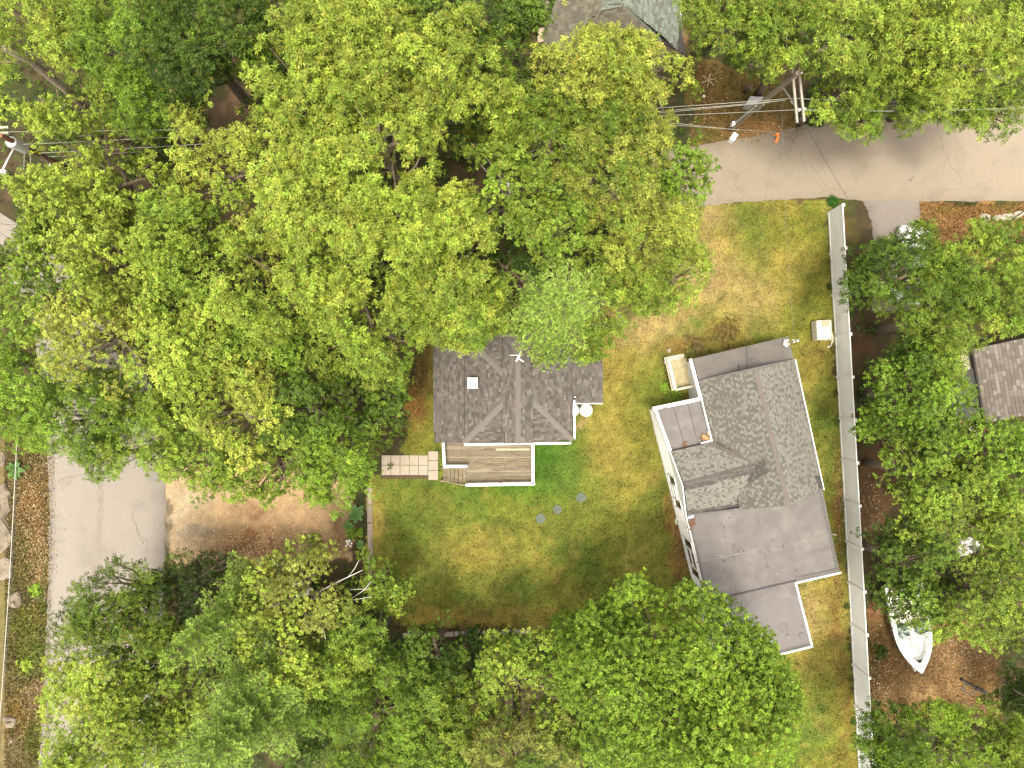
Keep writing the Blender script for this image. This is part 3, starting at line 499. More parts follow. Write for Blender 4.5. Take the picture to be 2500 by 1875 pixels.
for xa, xb, ya, yb in ((305, 1050, 1095, 1100), (490, 1050, 1480, 1486), (305, 310, 1100, 1330), (1042, 1048, 1100, 1485)): A = R1(xa, ya, .4); B = R1(xb, yb, .4); mb.box(((A.x + B.x) / 2, (A.y + B.y) / 2, .5), (abs(B.x - A.x), abs(A.y - B.y), .16))
mb.build('joist', M['stair'], dk)
for i in range(6):
    x = 474 - i * 34; z = DZ - .02 - (i + 1) * .095; A = R1(x - 15, 1352, z); B = R1(x + 15, 1476 - i * 3, z); mb = MB(); mb.box(((A.x + B.x) / 2, (A.y + B.y) / 2, z), (abs(B.x - A.x), abs(B.y - A.y), .035)); mb.build('stair_tread', M['stair'], dk)
mb = MB(); mb.beam(R1(480, 1492, .6), R1(262, 1462, .06), .04, .24); mb.build('stringer', M['stair'], dk); mb = MB(); mb.beam(R1(480, 1350, .6), R1(262, 1350, .06), .04, .24); mb.build('stringer', M['stair'], dk)
mb = MB(); mb.beam(R1(470, 1502, 1.35), R1(275, 1457, .75), .07, .04); mb.build('handrail', M['stair'], dk)
mb = MB(); mb.box((R1(275, 1457, .4).x, R1(275, 1457, .4).y, .38), (.08, .08, .76)); mb.build('handrail_post', M['stair'], dk)
# concrete pavers
pv = thing('paver_walk', 'pale square concrete pavers leading west from the deck stairs', 'walkway', R1(100, 1330, 0))
for (xa, xb, ya, yb) in [(162, 247, 1205, 1284), (162, 247, 1286, 1369), (162, 247, 1371, 1453), (80, 159, 1240, 1324), (80, 159, 1326, 1411), (0, 78, 1240, 1324), (0, 78, 1326, 1411), (-80, -2, 1240, 1324), (-80, -2, 1326, 1411), (-160, -82, 1326, 1411), (-160, -82, 1240, 1324), (-240, -162, 1326, 1411), (-240, -162, 1240, 1324)]:
    A = R1(xa, ya, 0); B = R1(xb, yb, 0); z = max(gh(A.x, A.y), gh(B.x, B.y)) + .035 + rr.normal() * .003; mb = MB(); mb.box(((A.x + B.x) / 2, (A.y + B.y) / 2, z), (abs(B.x - A.x) - .012, abs(A.y - B.y) - .012, .06), rr.normal() * .006); mb.build('paver', M['concrete'], pv, bevel=.006)
mb = MB(); A = R1(-240, 1428, 0); B = R1(160, 1428, 0); mb.box(((A.x + B.x) / 2, A.y, gh(B.x, B.y) + .01), (abs(B.x - A.x), .2, .06)); mb.build('paver_bed', M['dirt'], pv)  # strip of dark soil along the south edge of the pavers
# propane tanks
for (u, v, lab) in ((1432, 1002, 'white upright propane tank standing free beside the cottage annex'), (1399, 1002, 'white upright propane tank tucked under the cottage gutter')):
    c = P(u, v, 1.2); t = thing('propane_tank', lab, 'propane tank', (c.x, c.y, 0), 'propane tanks')
    mb = MB(); mb.lathe((c.x, c.y, 0), [(.30, .04), (.37, .10), (.38, .2), (.38, .98), (.34, 1.10), (.22, 1.18), (.1, 1.20)], 28); mb.build('body', M['wpaint'], t, smooth=True)
    mb = MB(); mb.lathe((c.x, c.y, 1.16), [(.13, 0), (.14, .02), (.14, .16), (.10, .18)], 20); mb.build('valve_hood', M['white'], t, smooth=True)
    mb = MB(); mb.lathe((c.x, c.y, 0), [(.32, 0), (.32, .06)], 20); mb.build('foot_ring', M['grey'], t)
mb = MB(); mb.tube([R1(1440, 800, 1.3), R1(1470, 815, 1.35), R1(1500, 850, 1.3)], .012, 5); tag(mb.build('gas_hose', M['black']), 'thin black hose running from the propane tanks to the annex wall', 'hose')
for (u, v, r, lab) in ((1418.5, 1214.5, .30, 'round grey-green septic lid nearest the deck, right of the other two'), (1361, 1244, .27, 'round grey-green septic lid in the middle of the row of three'), (1320, 1266, .30, 'round grey-green septic lid at the lower left of the row')):
    p = GP(u, v); t = thing('septic_lid', lab, 'septic lid', p, 'septic lids in the lawn'); mb = MB(); mb.lathe(p, [(r, -.05), (r, .03), (r * .93, .045), (r * .9, .035), (.02, .05)], 26); mb.build('lid', M['lid'], t)
    mb = MB()
    for k in range(8): a = k * math.pi / 4; mb.beam(p + Vector((math.cos(a) * .06, math.sin(a) * .06, .052)), p + Vector((math.cos(a) * r * .84, math.sin(a) * r * .84, .045)), .018, .012)
    mb.build('rib', M['lid2'], t)
# ------------------------------------------------------------------ the long angled house on the right
h2 = thing('angled_house', 'long white house set at an angle, grey shingled gables between flat membrane roofs', 'house', P(1800, 1150, 0))
RN, RS = P(1846, 903, 5.0), P(1926, 1234, 5.0)
def pl(a, b, c): n = (Vector(b) - a).cross(Vector(c) - a).normalized(); return a, (n if n.z > 0 else -n)
WP = pl(RN, RS, P(1707, 928, 2.8)); EP = pl(RN, RS, P(1938, 876, 2.8)); CW, CE = P(1670, 1184, 4.15), P(1859, 1134, 4.15)
CN = pl(CW, CE, P(1638, 1101, 3.0)); CS = pl(CW, CE, P(1678, 1256, 3.0)); OP = lambda u, v, q: onplane(u, v, *q)
f2 = {'w': [RN, RS, OP(1807, 1244, WP), OP(1828, 1178, WP), OP(1862, 1134, WP), OP(1737, 1079, WP), OP(1713, 975, WP), OP(1707, 928, WP)],
      'e': [RN, OP(1938, 876, EP), OP(1972, 1028, EP), OP(2009, 1192, EP), OP(2006, 1198, EP), RS], 'cn': [CW, OP(1638, 1101, CN), OP(1737, 1079, CN), CE], 'cs': [CW, CE, OP(1828, 1178, CS), OP(1807, 1244, CS), OP(1678, 1256, CS)]}
mb = MB()
for p in f2.values(): mb.prism(p, .10)
roof2 = mb.build('roof', M['felt'], h2); ac = Vector((.975, .222, 0)); al = Vector((.222, -.975, 0))
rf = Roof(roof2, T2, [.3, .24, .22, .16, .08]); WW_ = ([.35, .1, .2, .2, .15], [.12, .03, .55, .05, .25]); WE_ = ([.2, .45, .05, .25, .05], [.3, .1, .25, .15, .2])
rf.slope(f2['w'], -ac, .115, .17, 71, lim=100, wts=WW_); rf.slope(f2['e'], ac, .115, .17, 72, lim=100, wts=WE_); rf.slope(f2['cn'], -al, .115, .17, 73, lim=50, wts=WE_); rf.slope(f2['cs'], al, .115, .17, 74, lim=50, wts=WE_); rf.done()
nW, nE, nCN, nCS = WP[1], EP[1], CN[1], CS[1]
mb = MB(); cap_line(mb, RN, RS, .15, nW, nE, .04); mb.build('ridge_cap', M['cap2'], roof2)
mb = MB(); cap_line(mb, CW, CE, .20, nCN, nCS, .05); mb.build('ridge_cap', M['cap3'], roof2)
def lifted(q, pln, d=.028): return [OP(u, v, pln) + pln[1] * d for (u, v) in q]
def patchwork(pln, quad, down, name, m, seed):          # older, darker shingles let into the slope, ragged at the edges
    poly = lifted(quad, pln); r = Roof(roof2, [m, M['cap3']], [.7, .3], 0); r.slope(poly, down, .13, .24, seed, .014)
    r.mb.build(name, r.t, roof2, stuff=True)
DSH = mat('dark_old_shingle', (0.058, 0.055, 0.05), 0.95, 0.3, 12.0, 0.3, 200); TAUPE = mat('worn_brown_shingle', (0.10, 0.088, 0.075), 0.95, 0.3, 12.0, 0.3, 200)
patchwork(CS, [(1670, 1185), (1850, 1138), (1840, 1152), (1672, 1199)], al, 'old_shingles', DSH, 81)
patchwork(WP, [(1820, 1152), (1864, 1120), (1880, 1150), (1832, 1180)], -ac, 'old_shingles', DSH, 82)
patchwork(CS, [(1680, 1246), (1800, 1230), (1806, 1243), (1679, 1255)], al, 'old_shingles', DSH, 84)
patchwork(EP, [(1988, 1160), (2001, 1162), (2010, 1192), (1999, 1195)], ac, 'old_shingles', DSH, 85)
patchwork(CN, [(1722, 1084), (1740, 1080), (1862, 1133), (1846, 1136)], -al, 'valley_shingles', TAUPE, 86)
mb = MB()          # gable end walls
for a, b, c in ((f2['w'][2], RS, f2['e'][4]), (f2['w'][7], RN, f2['e'][1])):
    dn_ = Vector((0, 0, -.11)); g0, g1, g2 = a.lerp(RS if b == RS else RN, .04) + dn_, b + dn_, c.lerp(b, .04) + dn_; mb.add([g0, g1, g2, Vector((g2.x, g2.y, 2.5)), Vector((g0.x, g0.y, 2.5))], [(0, 1, 2, 3, 4)])
mb.build('gable_wall', M['siding'], h2)
# flat roofs
def slab(name, pts, th, m, par=h2): mb = MB(); mb.prism(pts, th); return mb.build(name, m, par)
nr = slab('flat_roof', [P(1692, 876, 2.62), P(1925, 821, 2.62), P(1938, 880, 2.72), P(1706, 930, 2.72)], .16, M['memb2'])
mb = MB(); mb.beam(P(1823, 845, 2.635), P(1824, 905, 2.73), .02, .02); mb.build('seam', M['dseam'], nr)  # dark strip laid on the roof as the wire's shadow
mb = MB(); mb.beam(P(1803, 886, 2.71), P(1804, 908, 2.73), .06, .008); mb.build('seam', M['dseam'], nr)
for i in range(5):
    a = .15 + i * .17; A = P(1692, 876, 2.62).lerp(P(1706, 930, 2.72), a); B = P(1925, 821, 2.62).lerp(P(1938, 880, 2.72), a); mb = MB(); mb.beam(A + Vector((.1, 0, .004)), B + Vector((-.1, 0, .004)), .012, .006); mb.build('seam', M['memb'], nr)
pr = slab('flat_roof', [P(1606, 1001, 2.6), P(1713, 977, 2.6), P(1738, 1080, 2.72), P(1637, 1103, 2.72)], .16, M['memb'])
for t in (.36, .68):
    A = P(1606, 1001, 2.61).lerp(P(1713, 977, 2.61), t); B = P(1637, 1103, 2.73).lerp(P(1738, 1080, 2.73), t); mb = MB(); mb.beam(A, B, .025, .014); mb.build('seam', M['dseam'], pr)
bigq = [P(1678, 1256, 3.02), P(1807, 1240, 3.08), P(1920, 1228, 3.1), P(2008, 1196, 2.9), P(2049, 1394, 2.86), P(1943, 1419, 2.9), P(1790, 1456, 2.95), P(1727, 1470, 3.0)]
br = slab('flat_roof', bigq, .2, M['memb'])
low = slab('flat_roof', [P(1727, 1469, 2.88), P(1790, 1455, 2.82), P(1943, 1418, 2.78), P(1982, 1577, 2.66), P(1760, 1634, 2.72)], .2, M['memb3'])
for m_, a, b, w in (('seam', (1700, 1372, 3.0), (2040, 1304, 2.89), .035), ('seam', (1758, 1250, 3.06), (1800, 1440, 2.97), .02), ('seam', (1850, 1240, 3.08), (1885, 1425, 2.93), .02), ('dseam', (1727, 1468, 3.01), (1943, 1417, 2.91), .09), ('flash', (2002, 1200, 2.92), (2046, 1392, 2.88), .16), ('flash', (1944, 1413, 2.92), (2048, 1388, 2.88), .14), ('seam', (1996, 1205, 2.93), (2039, 1385, 2.89), .02), ('flash', (1681, 1258, 3.03), (1730, 1468, 3.01), .13), ('flash', (1678, 1262, 3.03), (1790, 1246, 3.09), .10)):
    mb = MB(); mb.beam(P(*a) + Vector((0, 0, .006)), P(*b) + Vector((0, 0, .006)), w, .014); mb.build('roof_seam', M[m_], br)
for m_, a, b, w in (('memb', (1780, 1472, 2.83), (1944, 1436, 2.78), .75), ('flash', (1945, 1422, 2.79), (1980, 1572, 2.68), .1), ('flash', (1770, 1625, 2.73), (1980, 1571, 2.68), .1)):
    mb = MB(); mb.beam(P(*a) + Vector((0, 0, .004)), P(*b) + Vector((0, 0, .004)), w, .01); mb.build('roof_seam', M[m_], low)
rr = np.random.default_rng(8)      # scuffed sealant along the seams
mb = MB()
for i in range(46):
    t = rr.random(); u = 1700 + 340 * t; v = 1372 - 68 * t + rr.normal() * 4
    if rr.random() < .3: u = 1735 + rr.random() * 180; v = 1390 + rr.random() * 40
    p = P(u, v, 3.0 - .11 * t + .012); mb.box(p, (rr.uniform(.05, .28), rr.uniform(.02, .05), .004), .21 + rr.normal() * .2)
mb.build('sealant_scuff', M['seam'], br, stuff=True)
mb = MB()
for (u, v, a, b) in ((1913, 1532, .55, .2), (1960, 1532, .16, .12), (1925, 1555, .3, .12), (1930, 1455, .5, .06), (1880, 1462, .4, .06), (1958, 1552, .3, .06)): mb.lathe(P(u, v, 2.74), [(a * .5, 0), (a * .4, .006)], 12)
mb.build('pale_stain', M['memb'], low, stuff=True)
mb = MB()          # twigs, leaf scraps and grit lying on the membrane
for i in range(26):
    u, v = rr.uniform(1710, 2030), rr.uniform(1262, 1440); 
    if not inpoly(np.array([u]), np.array([v]), [(1700, 1264), (2000, 1212), (2036, 1380), (1740, 1440)])[0]: continue
    p = P(u, v, 3.04 + .0); a = rr.random() * 3.14; s = rr.uniform(.015, .045); mb.box(p, (s * rr.uniform(1, 4), s, .01), a)
mb.build('roof_debris', M['dseam'], br, stuff=True)
# trims
for (a, b, w, h) in (((1593, 998, 2.72), (1713, 973, 2.74), .2, .22), ((1600, 1001, 2.72), (1637, 1103, 2.8), .16, .2), ((1712, 974, 2.86), (1737, 1076, 2.86), .07, .16), ((1711, 1083, 2.86), (1739, 1075, 2.86), .10, .14), ((1943, 1422, 2.9), (2052, 1397, 2.87), .10, .2), ((1941, 1420, 2.84), (1982, 1578, 2.72), .09, .18), ((1902, 1597, 2.72), (1983, 1577, 2.72), .10, .18), ((1685, 876, 2.66), (1711, 975, 2.76), .17, .14), ((1757, 1636, 2.72), (1902, 1597, 2.72), .1, .18)):
    mb = MB(); mb.beam(P(*a), P(*b), w, h); mb.build('trim', M['wpaint'], h2, bevel=.01)
for (u, v) in ((1624, 995), (1682, 982)):
    mb = MB(); mb.box(P(u, v, 2.835), (.26, .05, .02), .22); mb.build('scupper', M['flash'], h2)
mb = MB(); mb.beam(P(1941, 877, 2.78), P(2011, 1196, 2.78), .05, .12); mb.build('fascia', M['wpaint'], h2)
mb = MB(); mb.box(P(1686, 1262, 3.1), (.30, .12, .1), .22); mb.build('trim', M['wpaint'], h2)
# walls: footprint
fp = [(1698, 882, 2.6), (1712, 978, 2.6), (1609, 1003, 2.6), (1724, 1462, 2.8), (1762, 1628, 2.6), (1976, 1572, 2.6), (1938, 1416, 2.6), (2044, 1391, 2.6), (2006, 1200, 2.6), (1934, 880, 2.6), (1922, 826, 2.6)]
fw = [P(u, v, z) for u, v, z in fp]; mb = MB()
for i in range(len(fw)):
    a, b = fw[i], fw[(i + 1) % len(fw)]; za = a.z - .05; zb = b.z - .05; mb.quad((a.x, a.y, -.1), (b.x, b.y, -.1), (b.x, b.y, zb), (a.x, a.y, za))
mb.build('wall', M['siding'], h2)
# west wall with its windows, seen obliquely
WA, WB = P(1608, 1003, 2.6), P(1726, 1462, 2.95); wd = (WB - WA); wd.z = 0; WL = wd.length; wd.normalize(); wn = Vector((wd.y, -wd.x, 0))
if wn.x > 0: wn = -wn
def WW(s, z, off=0.0): q = Vector((WA.x, WA.y, 0)) + wd * s + wn * off; q.z = z; return q
def s_of(u, v, z): return (P(u, v, z) - WA).dot(wd)
sP = s_of(1672, 1185, 4.1); s0 = s_of(1638, 1101, 3.0); s1 = s_of(1678, 1256, 3.0)
mb = MB(); prof = [(0, 2.58), (s0, 2.7), (s0 + .02, 2.98), (sP, 4.05), (s1 - .02, 2.98), (s1, 2.95), (WL, 2.95)]
pts = [WW(s, z, .03) for s, z in prof] + [WW(WL, -.1, .03), WW(0, -.1, .03)]; mb.prism(pts, .06, 0, -wn); mb.build('west_wall', M['siding'], h2)
for z in np.arange(.3, 2.6, .2):
    mb = MB(); mb.beam(WW(.05, z, .034), WW(WL - .05, z, .034), .012, .012); mb.build('clapboard_edge', M['wpaint'], h2)
def window(sa, sb, za, zb, sash=1):
    mb = MB(); t = .055; o = .045
    for (x0, x1, y0, y1) in ((sa - t, sb + t, zb, zb + t), (sa - t, sb + t, za - t, za), (sa - t, sa, za, zb), (sb, sb + t, za, zb)):
        mb.prism([WW(x0, y0, o + .03), WW(x1, y0, o + .03), WW(x1, y1, o + .03), WW(x0, y1, o + .03)], .05, 0, -wn)
    fr = mb.build('window', M['white'], h2)
    for k in range(sash):
        a = sa + (sb - sa) * k / sash; b = sa + (sb - sa) * (k + 1) / sash; mb = MB(); mb.prism([WW(a + .02, za, o), WW(b - .02, za, o), WW(b - .02, zb, o), WW(a + .02, zb, o)], .02, 0, -wn); mb.build('pane', M['glass'], fr)
        if k: mb = MB(); mb.prism([WW(a - .02, za, o + .02), WW(a + .02, za, o + .02), WW(a + .02, zb, o + .02), WW(a - .02, zb, o + .02)], .03, 0, -wn); mb.build('mullion', M['white'], fr)
    return fr
def wpx(u1, v1, u2, v2, z0, z1): return s_of(u1, v1, z1), s_of(u2, v2, z0)
def wwin(v0, v1, za, zb, n=1):
    f = lambda v: (v - 1003) / (1462 - 1003) * WL
    window(f(v0), f(v1), za, zb, n)
wwin(1170, 1188, 1.0, 2.5); wwin(1196, 1224, 1.35, 1.85); wwin(1230, 1248, 1.0, 2.5); wwin(1328, 1349, .9, 2.65); wwin(1355, 1395, .95, 1.68); wwin(1355, 1395, 1.86, 2.6); wwin(1401, 1422, .9, 2.65)
mb = MB(); mb.box(WW(WL * .63, 2.72, .06), (.12, .12, .12)); mb.build('wall_light', M['grey'], h2)
# small side deck at the north west corner
sdk = thing('side_deck', 'small side deck with pale railing at the north end of the angled house', 'deck', P(1655, 905, 0)); R2 = lambda x, y, z: P(1560 + x / 3.95, 780 + y / 3.95, z)
dz = .55; A, B, C_, D = R2(310, 405, dz), R2(455, 372, dz), R2(520, 635, dz), R2(370, 668, dz)
for i in range(11):
    t0, t1 = i / 11 + .006, (i + 1) / 11 - .006; mb = MB(); mb.prism([A.lerp(B, t0), A.lerp(B, t1), D.lerp(C_, t1), D.lerp(C_, t0)], .04); mb.build('board', M['treated2'], sdk)
def rail2(a, b, z, w=.16):
    mb = MB(); mb.beam(R2(*a, z), R2(*b, z), w, .05); mb.build('railing', M['treated'], sdk, bevel=.006)
    mb = MB(); L = (R2(*a, z) - R2(*b, z)).length; k = max(2, int(L / .14))
    for i in range(k + 1): q = R2(*a, z).lerp(R2(*b, z), i / k); mb.box((q.x, q.y, z / 2 + .15), (.04, .04, z - .35))
    mb.build('balusters', M['treated'], sdk)
rail2((285, 385), (352, 678), 1.3, .2); rail2((352, 680), (535, 640), 1.3, .12)
mb = MB(); mb.prism([R2(245, 372, .9), R2(300, 360, .9), R2(358, 668, .9), R2(318, 690, .9)], .03); mb.build('bench_top', M['treated'], sdk)
for i in range(2):
    y = 335 + 32 * i; z = .18 + .18 * i; mb = MB(); mb.prism([R2(238, y + 32, z), R2(432, y - 6, z), R2(440, y + 26, z), R2(246, y + 64, z)], .05); mb.build('step', M['treated'], sdk)
# service mast and vent at the north east corner
sm = thing('service_mast', 'short galvanised electric service mast at the north corner of the angled house roof', 'mast', P(1930, 838, 2.6))
mb = MB(); mb.tube([P(1928, 836, 2.5), P(1945, 833, 3.5)], .035, 8); mb.build('pipe', M['galv'], sm); mb = MB(); mb.lathe(P(1946, 832, 3.45), [(.05, 0), (.08, .06), (.05, .16)], 12); mb.build('weatherhead', M['galv'], sm)
mb = MB(); mb.tube([P(1934, 829, 3.2), P(1941, 830, 3.3), P(1938, 838, 3.25)], .02, 5); mb.build('insulator', M['white'], sm)
vp = thing('roof_vent', 'white elbow vent with a brown inside on the flat north roof corner', 'vent', P(1918, 838, 2.65)); mb = MB(); mb.tube([P(1925, 831, 2.72), P(1917, 832, 2.8), P(1916, 840, 2.78), P(1921, 846, 2.72)], [.05, .09, .09, .05], 10); mb.build('elbow', M['wpaint'], vp); mb = MB(); mb.box(P(1924, 840, 2.7), (.16, .14, .05)); mb.build('base', M['tan'], vp)
# leaves blown onto the flat porch roof
def scatter_leaves(name, cx, spread, n, z, label, cat, cols, size=.09, seed=1, parent=None, stuff=True):
    r = np.random.default_rng(seed); mb = MB()
    for i in range(n):
        u = cx[0] + r.normal() * spread[0]; v = cx[1] + r.normal() * spread[1]; p = P(u, v, z) if z is not None else GP(u, v, .02); a = r.random() * 6.3; s = size * r.uniform(.6, 1.3)
        d = Vector((math.cos(a), math.sin(a), r.normal() * .25)); e = Vector((-d.y, d.x, r.normal() * .25)); p = p + Vector((0, 0, .015 + r.random() * .05)); mb.quad(p - d * s, p - e * s * .5, p + d * s, p + e * s * .5, int(r.integers(len(cols))))
    o = mb.build(name, cols, parent)
    if label: tag(o, label, cat)
    if stuff: o['kind'] = 'stuff'
    return o
LF = [M['leafdry'], mat('tan_dry_leaf', (.34, .22, .11), .9), mat('brown_dry_leaf', (.13, .06, .03), .9)]
scatter_leaves('leaf_pile', (1721, 1070), (6, 6), 46, 2.76, 'heap of orange leaves in the corner of the flat porch roof', 'leaves', LF, .10, 3)
scatter_leaves('leaf_drift', (1672, 1085), (3, 3), 8, 2.74, 'few red-brown leaves lying on the flat porch roof', 'leaves', [LF[2]], .09, 4)
scatter_leaves('leaf_drift', (1689, 1275), (4, 9), 26, 3.06, 'red-brown leaves caught along the edge of the big flat roof', 'leaves', [LF[2]], .08, 5)
# objects beside the house
gn = thing('utility_box', 'cream plastic equipment box on a wooden pallet between the white fence and the angled house', 'equipment box', P(2011, 806, 0))
bx = lambda pts, th, nm, m, bev=0: (lambda mb: (mb.prism(pts, th), mb.build(nm, m, gn, bevel=bev))[1])(MB())
bx([R2(1712, 8, .95), R2(1856, 2, .95), R2(1860, 190, .95), R2(1722, 198, .95)], .78, 'housing', M['cream'], .05); bx([R2(1765, 12, .985), R2(1838, 10, .985), R2(1838, 62, .985), R2(1765, 70, .985)], .04, 'lid_panel', M['tan'], .01)
bx([R2(1775, 80, .98), R2(1845, 78, .98), R2(1848, 182, .98), R2(1772, 184, .98)], .03, 'lid', M['cream'], .02)
for i in range(4):
    mb = MB(); a = R2(1702 + i * 48, 12, .14); b = R2(1706 + i * 48, 208, .14); mb.beam(a, b, .14, .04); mb.build('pallet_slat', M['treated2'], gn)
mb = MB(); mb.tube([R2(1858, 120, .5), R2(1872, 190, .3), R2(1850, 255, .1), R2(1815, 268, .05)], .025, 6); mb.build('hose', M['wpaint'], gn)
pt = thing('garden_planter', 'oval pale green planter standing against the white west wall', 'planter', GP(1655, 1268)); c = P(1655, 1268, .3)
mb = MB(); n = 18; ring = lambda r, z, k: [(c.x + (math.cos(2 * math.pi * i / n) * .17 * .975 - math.sin(2 * math.pi * i / n) * .30 * -.222) * r, c.y + (math.cos(2 * math.pi * i / n) * .17 * .222 + math.sin(2 * math.pi * i / n) * .30 * .975) * r, z) for i in range(n)]
vs = ring(.8, 0, 0) + ring(1, .35, 0) + ring(.85, .36, 0) + ring(.8, .25, 0); mb.add(vs, [(k * n + i, k * n + (i + 1) % n, (k + 1) * n + (i + 1) % n, (k + 1) * n + i) for k in range(3) for i in range(n)] + [tuple(range(3 * n, 4 * n))]); mb.build('pot', mat('pale_green_glaze', (.36, .38, .28), .5, .2, 6), pt)
mb = MB(); mb.tube([c + Vector((-.05, -.14, .08)), c + Vector((.05, .0, .1)), c + Vector((-.02, .12, .08))], .02, 5); mb.build('stem', M['black'], pt)
b_ = boulder('stone', tuple(R2(292, 300, .05)), (.14, .12, .16), M['pale'], None, 55); tag(b_, 'pale rough stone lying beside the side deck steps', 'stone')
for i, (u, v, r) in enumerate(((1599, 1050, (.16, .35, .12)), (1606, 1075, (.14, .25, .12)), (1612, 1095, (.12, .2, .1)))):
    tag(boulder('edging_stone', tuple(GP(u, v)), r, M['pale'], None, 300 + i), ('flat tan edging stone at the foot of the white west wall, topmost', 'flat tan edging stone at the foot of the white west wall, middle one', 'flat tan edging stone at the foot of the white west wall, lowest')[i], 'stone', 'edging stones by the wall')

# ------------------------------------------------------------------ white vinyl fence
fn = thing('vinyl_fence', 'long white vinyl privacy fence running down the right side of the lawn', 'fence', P(2050, 1100, 0))
fa, fb = P(2021, 521, 0), P(2096, 1880, 0); fd = (fb - fa).normalized(); NP = 15; FH = 1.83
def fpos(s): q = fa + fd * s; q.z = gh(q.x, q.y); return q
for i in range(NP + 1):
    q = fpos(i * 2.44); mb = MB(); mb.box((q.x, q.y, .98), (.127, .127, 1.98), math.atan2(fd.y, fd.x)); po = mb.build('post', M['white'], fn)
    mb = MB(); mb.box((q.x, q.y, 1.985), (.165, .165, .03), math.atan2(fd.y, fd.x)); mb.add([Vector((q.x, q.y, 0)) + Vector((x * .07, y * .07, 2.0)) for x, y in ((-1, -1), (1, -1), (1, 1), (-1, 1))] + [(q.x, q.y, 2.05)], [(0, 1, 4), (1, 2, 4), (2, 3, 4), (3, 0, 4)]); mb.build('post_cap', M['white'], po)
    if i < NP:
        a = fpos(i * 2.44 + .065); b = fpos((i + 1) * 2.44 - .065); k = 15; wdt = (b - a).length
        pn = MB(); pn.beam(Vector((a.x, a.y, .95)), Vector((b.x, b.y, .95)), .018, FH - .12)
        pan = pn.build('panel', M['fence'], fn)
        mb = MB()
        for j in range(1, k): q2 = a.lerp(b, j / k); mb.box((q2.x - .0, q2.y, .95), (.024, .006, FH - .14), 0)
        mb.build('board_groove', M['fence'], pan)
        for z, nm in ((1.86, 'top_rail'), (.12, 'bottom_rail')): mb = MB(); mb.beam(Vector((a.x, a.y, z)), Vector((b.x, b.y, z)), .05, .14 if z < 1 else .09); mb.build(nm, M['white'], fn)

# ------------------------------------------------------------------ neighbours' houses, partly hidden
h3 = thing('sage_roof_house', 'house with a sage green and brown hipped roof at the top edge between trees', 'house', P(1500, 40, 0))
E3 = 3.0; pk1, pk2 = P(1467, 19, 4.9), P(1518, 8, 4.9); far1, far2 = P(1460, -150, 4.9), P(1530, -150, 5.4)
wl, wl2 = P(1333, 125, E3), P(1345, -160, E3); fr1, fr2 = P(1360, 165, E3), P(1640, 140, E3); el, el2 = P(1673, 125, E3), P(1640, -160, E3)
g3 = {'w': [pk1, P(1467, -160, 4.9), P(1320, -160, E3), P(1333, 130, E3), P(1390, 140, E3)], 's': [pk1, P(1390, 140, E3), P(1620, 110, E3), pk2], 'e': [pk2, P(1612, 100, E3 + .1), P(1676, 135, E3), P(1655, 30, E3), P(1640, -160, E3), P(1500, -160, 5.2)], 'n': [pk1, pk2, P(1500, -160, 5.2), P(1467, -160, 4.9)]}
mb = MB()
for p in g3.values(): mb.prism(p, .1)
r3 = mb.build('roof', M['felt'], h3); TB = [mat('olive_brown_shingle', [q * k for q in (.098, .088, .066)], .95, .2, 30, .3, 200) for k in (.8, 1.0, 1.2)]
q = Roof(r3, TB, [.3, .4, .3], 100); q.slope(g3['w'], (-1, -.1, 0), .2, .32, 91); q.slope(g3['s'], (.15, -1, 0), .2, .32, 92); q.done()
q = Roof(r3, T3, [.35, .25, .15, .25], 100); q.slope(g3['e'], (1, .1, 0), .15, .28, 93); q.slope(g3['n'], (0, 1, 0), .15, .28, 94); q.done()
mb = MB(); cap_line(mb, pk2, P(1612, 100, E3 + .1), .15, Vector((0, -.4, 1)), Vector((.4, 0, 1)), .04); mb.build('hip_cap', M['cap4'], r3)
mb = MB(); cap_line(mb, pk1, P(1390, 140, E3), .12, Vector((-.5, 0, 1)), Vector((0, -.4, 1)), .04); mb.build('hip_cap', TB[2], r3); mb = MB(); cap_line(mb, pk1, pk2, .15, Vector((0, -.4, 1)), Vector((0, .4, 1)), .05); mb.build('ridge_cap', M['cap4'], r3)
mb = MB(); mb.prism([P(1345, 110, 2.9), P(1655, 110, 2.9), P(1640, -150, 2.9), P(1330, -150, 2.9)], 2.9); mb.build('wall', M['tan'], h3)
mb = MB(); mb.beam(P(1662, 40, 2.95), P(1648, -160, 2.95), .1, .1); mb.build('gutter', M['wpaint'], h3)
mb = MB(); mb.prism([P(1312, 70, .5), P(1333, 66, .5), P(1335, 100, .5), P(1313, 104, .5)], .5); mb.build('entry_step', M['tan'], h3)
h4 = thing('taupe_roof_house', 'neighbouring house with a patchy grey brown shingle roof cut by the right edge', 'house', P(2480, 920, 0))
E4 = 3.0; a4 = [P(2372, 852, E4), P(2440, 824, E4 + .15), P(2760, 770, 4.6), P(2800, 960, 4.6), P(2402, 1034, E4)]
a4 = [P(2372, 853, 3.0), onplane(2760, 770, *pl(P(2372, 853, 3.0), P(2402, 1034, 3.0), P(2760, 770, 4.6))), onplane(2800, 955, *pl(P(2372, 853, 3.0), P(2402, 1034, 3.0), P(2760, 770, 4.6))), P(2402, 1034, 3.0)]
mb = MB(); mb.prism(a4, .12); mb.prism([a4[1], P(3000, 730, 3.0), P(3040, 915, 3.0), a4[2]], .12); r4 = mb.build('roof', M['felt'], h4); q = Roof(r4, T4, [.35, .25, .25, .15]); q.slope(a4, (-1, -.17, 0), .20, .30, 95, .02); q.done()
mb = MB(); mb.prism([P(2338, 852, 2.6), P(2368, 846, 2.6), P(2378, 898, 2.6), P(2350, 906, 2.6)], .15); mb.build('porch_roof', M['pale'], h4)
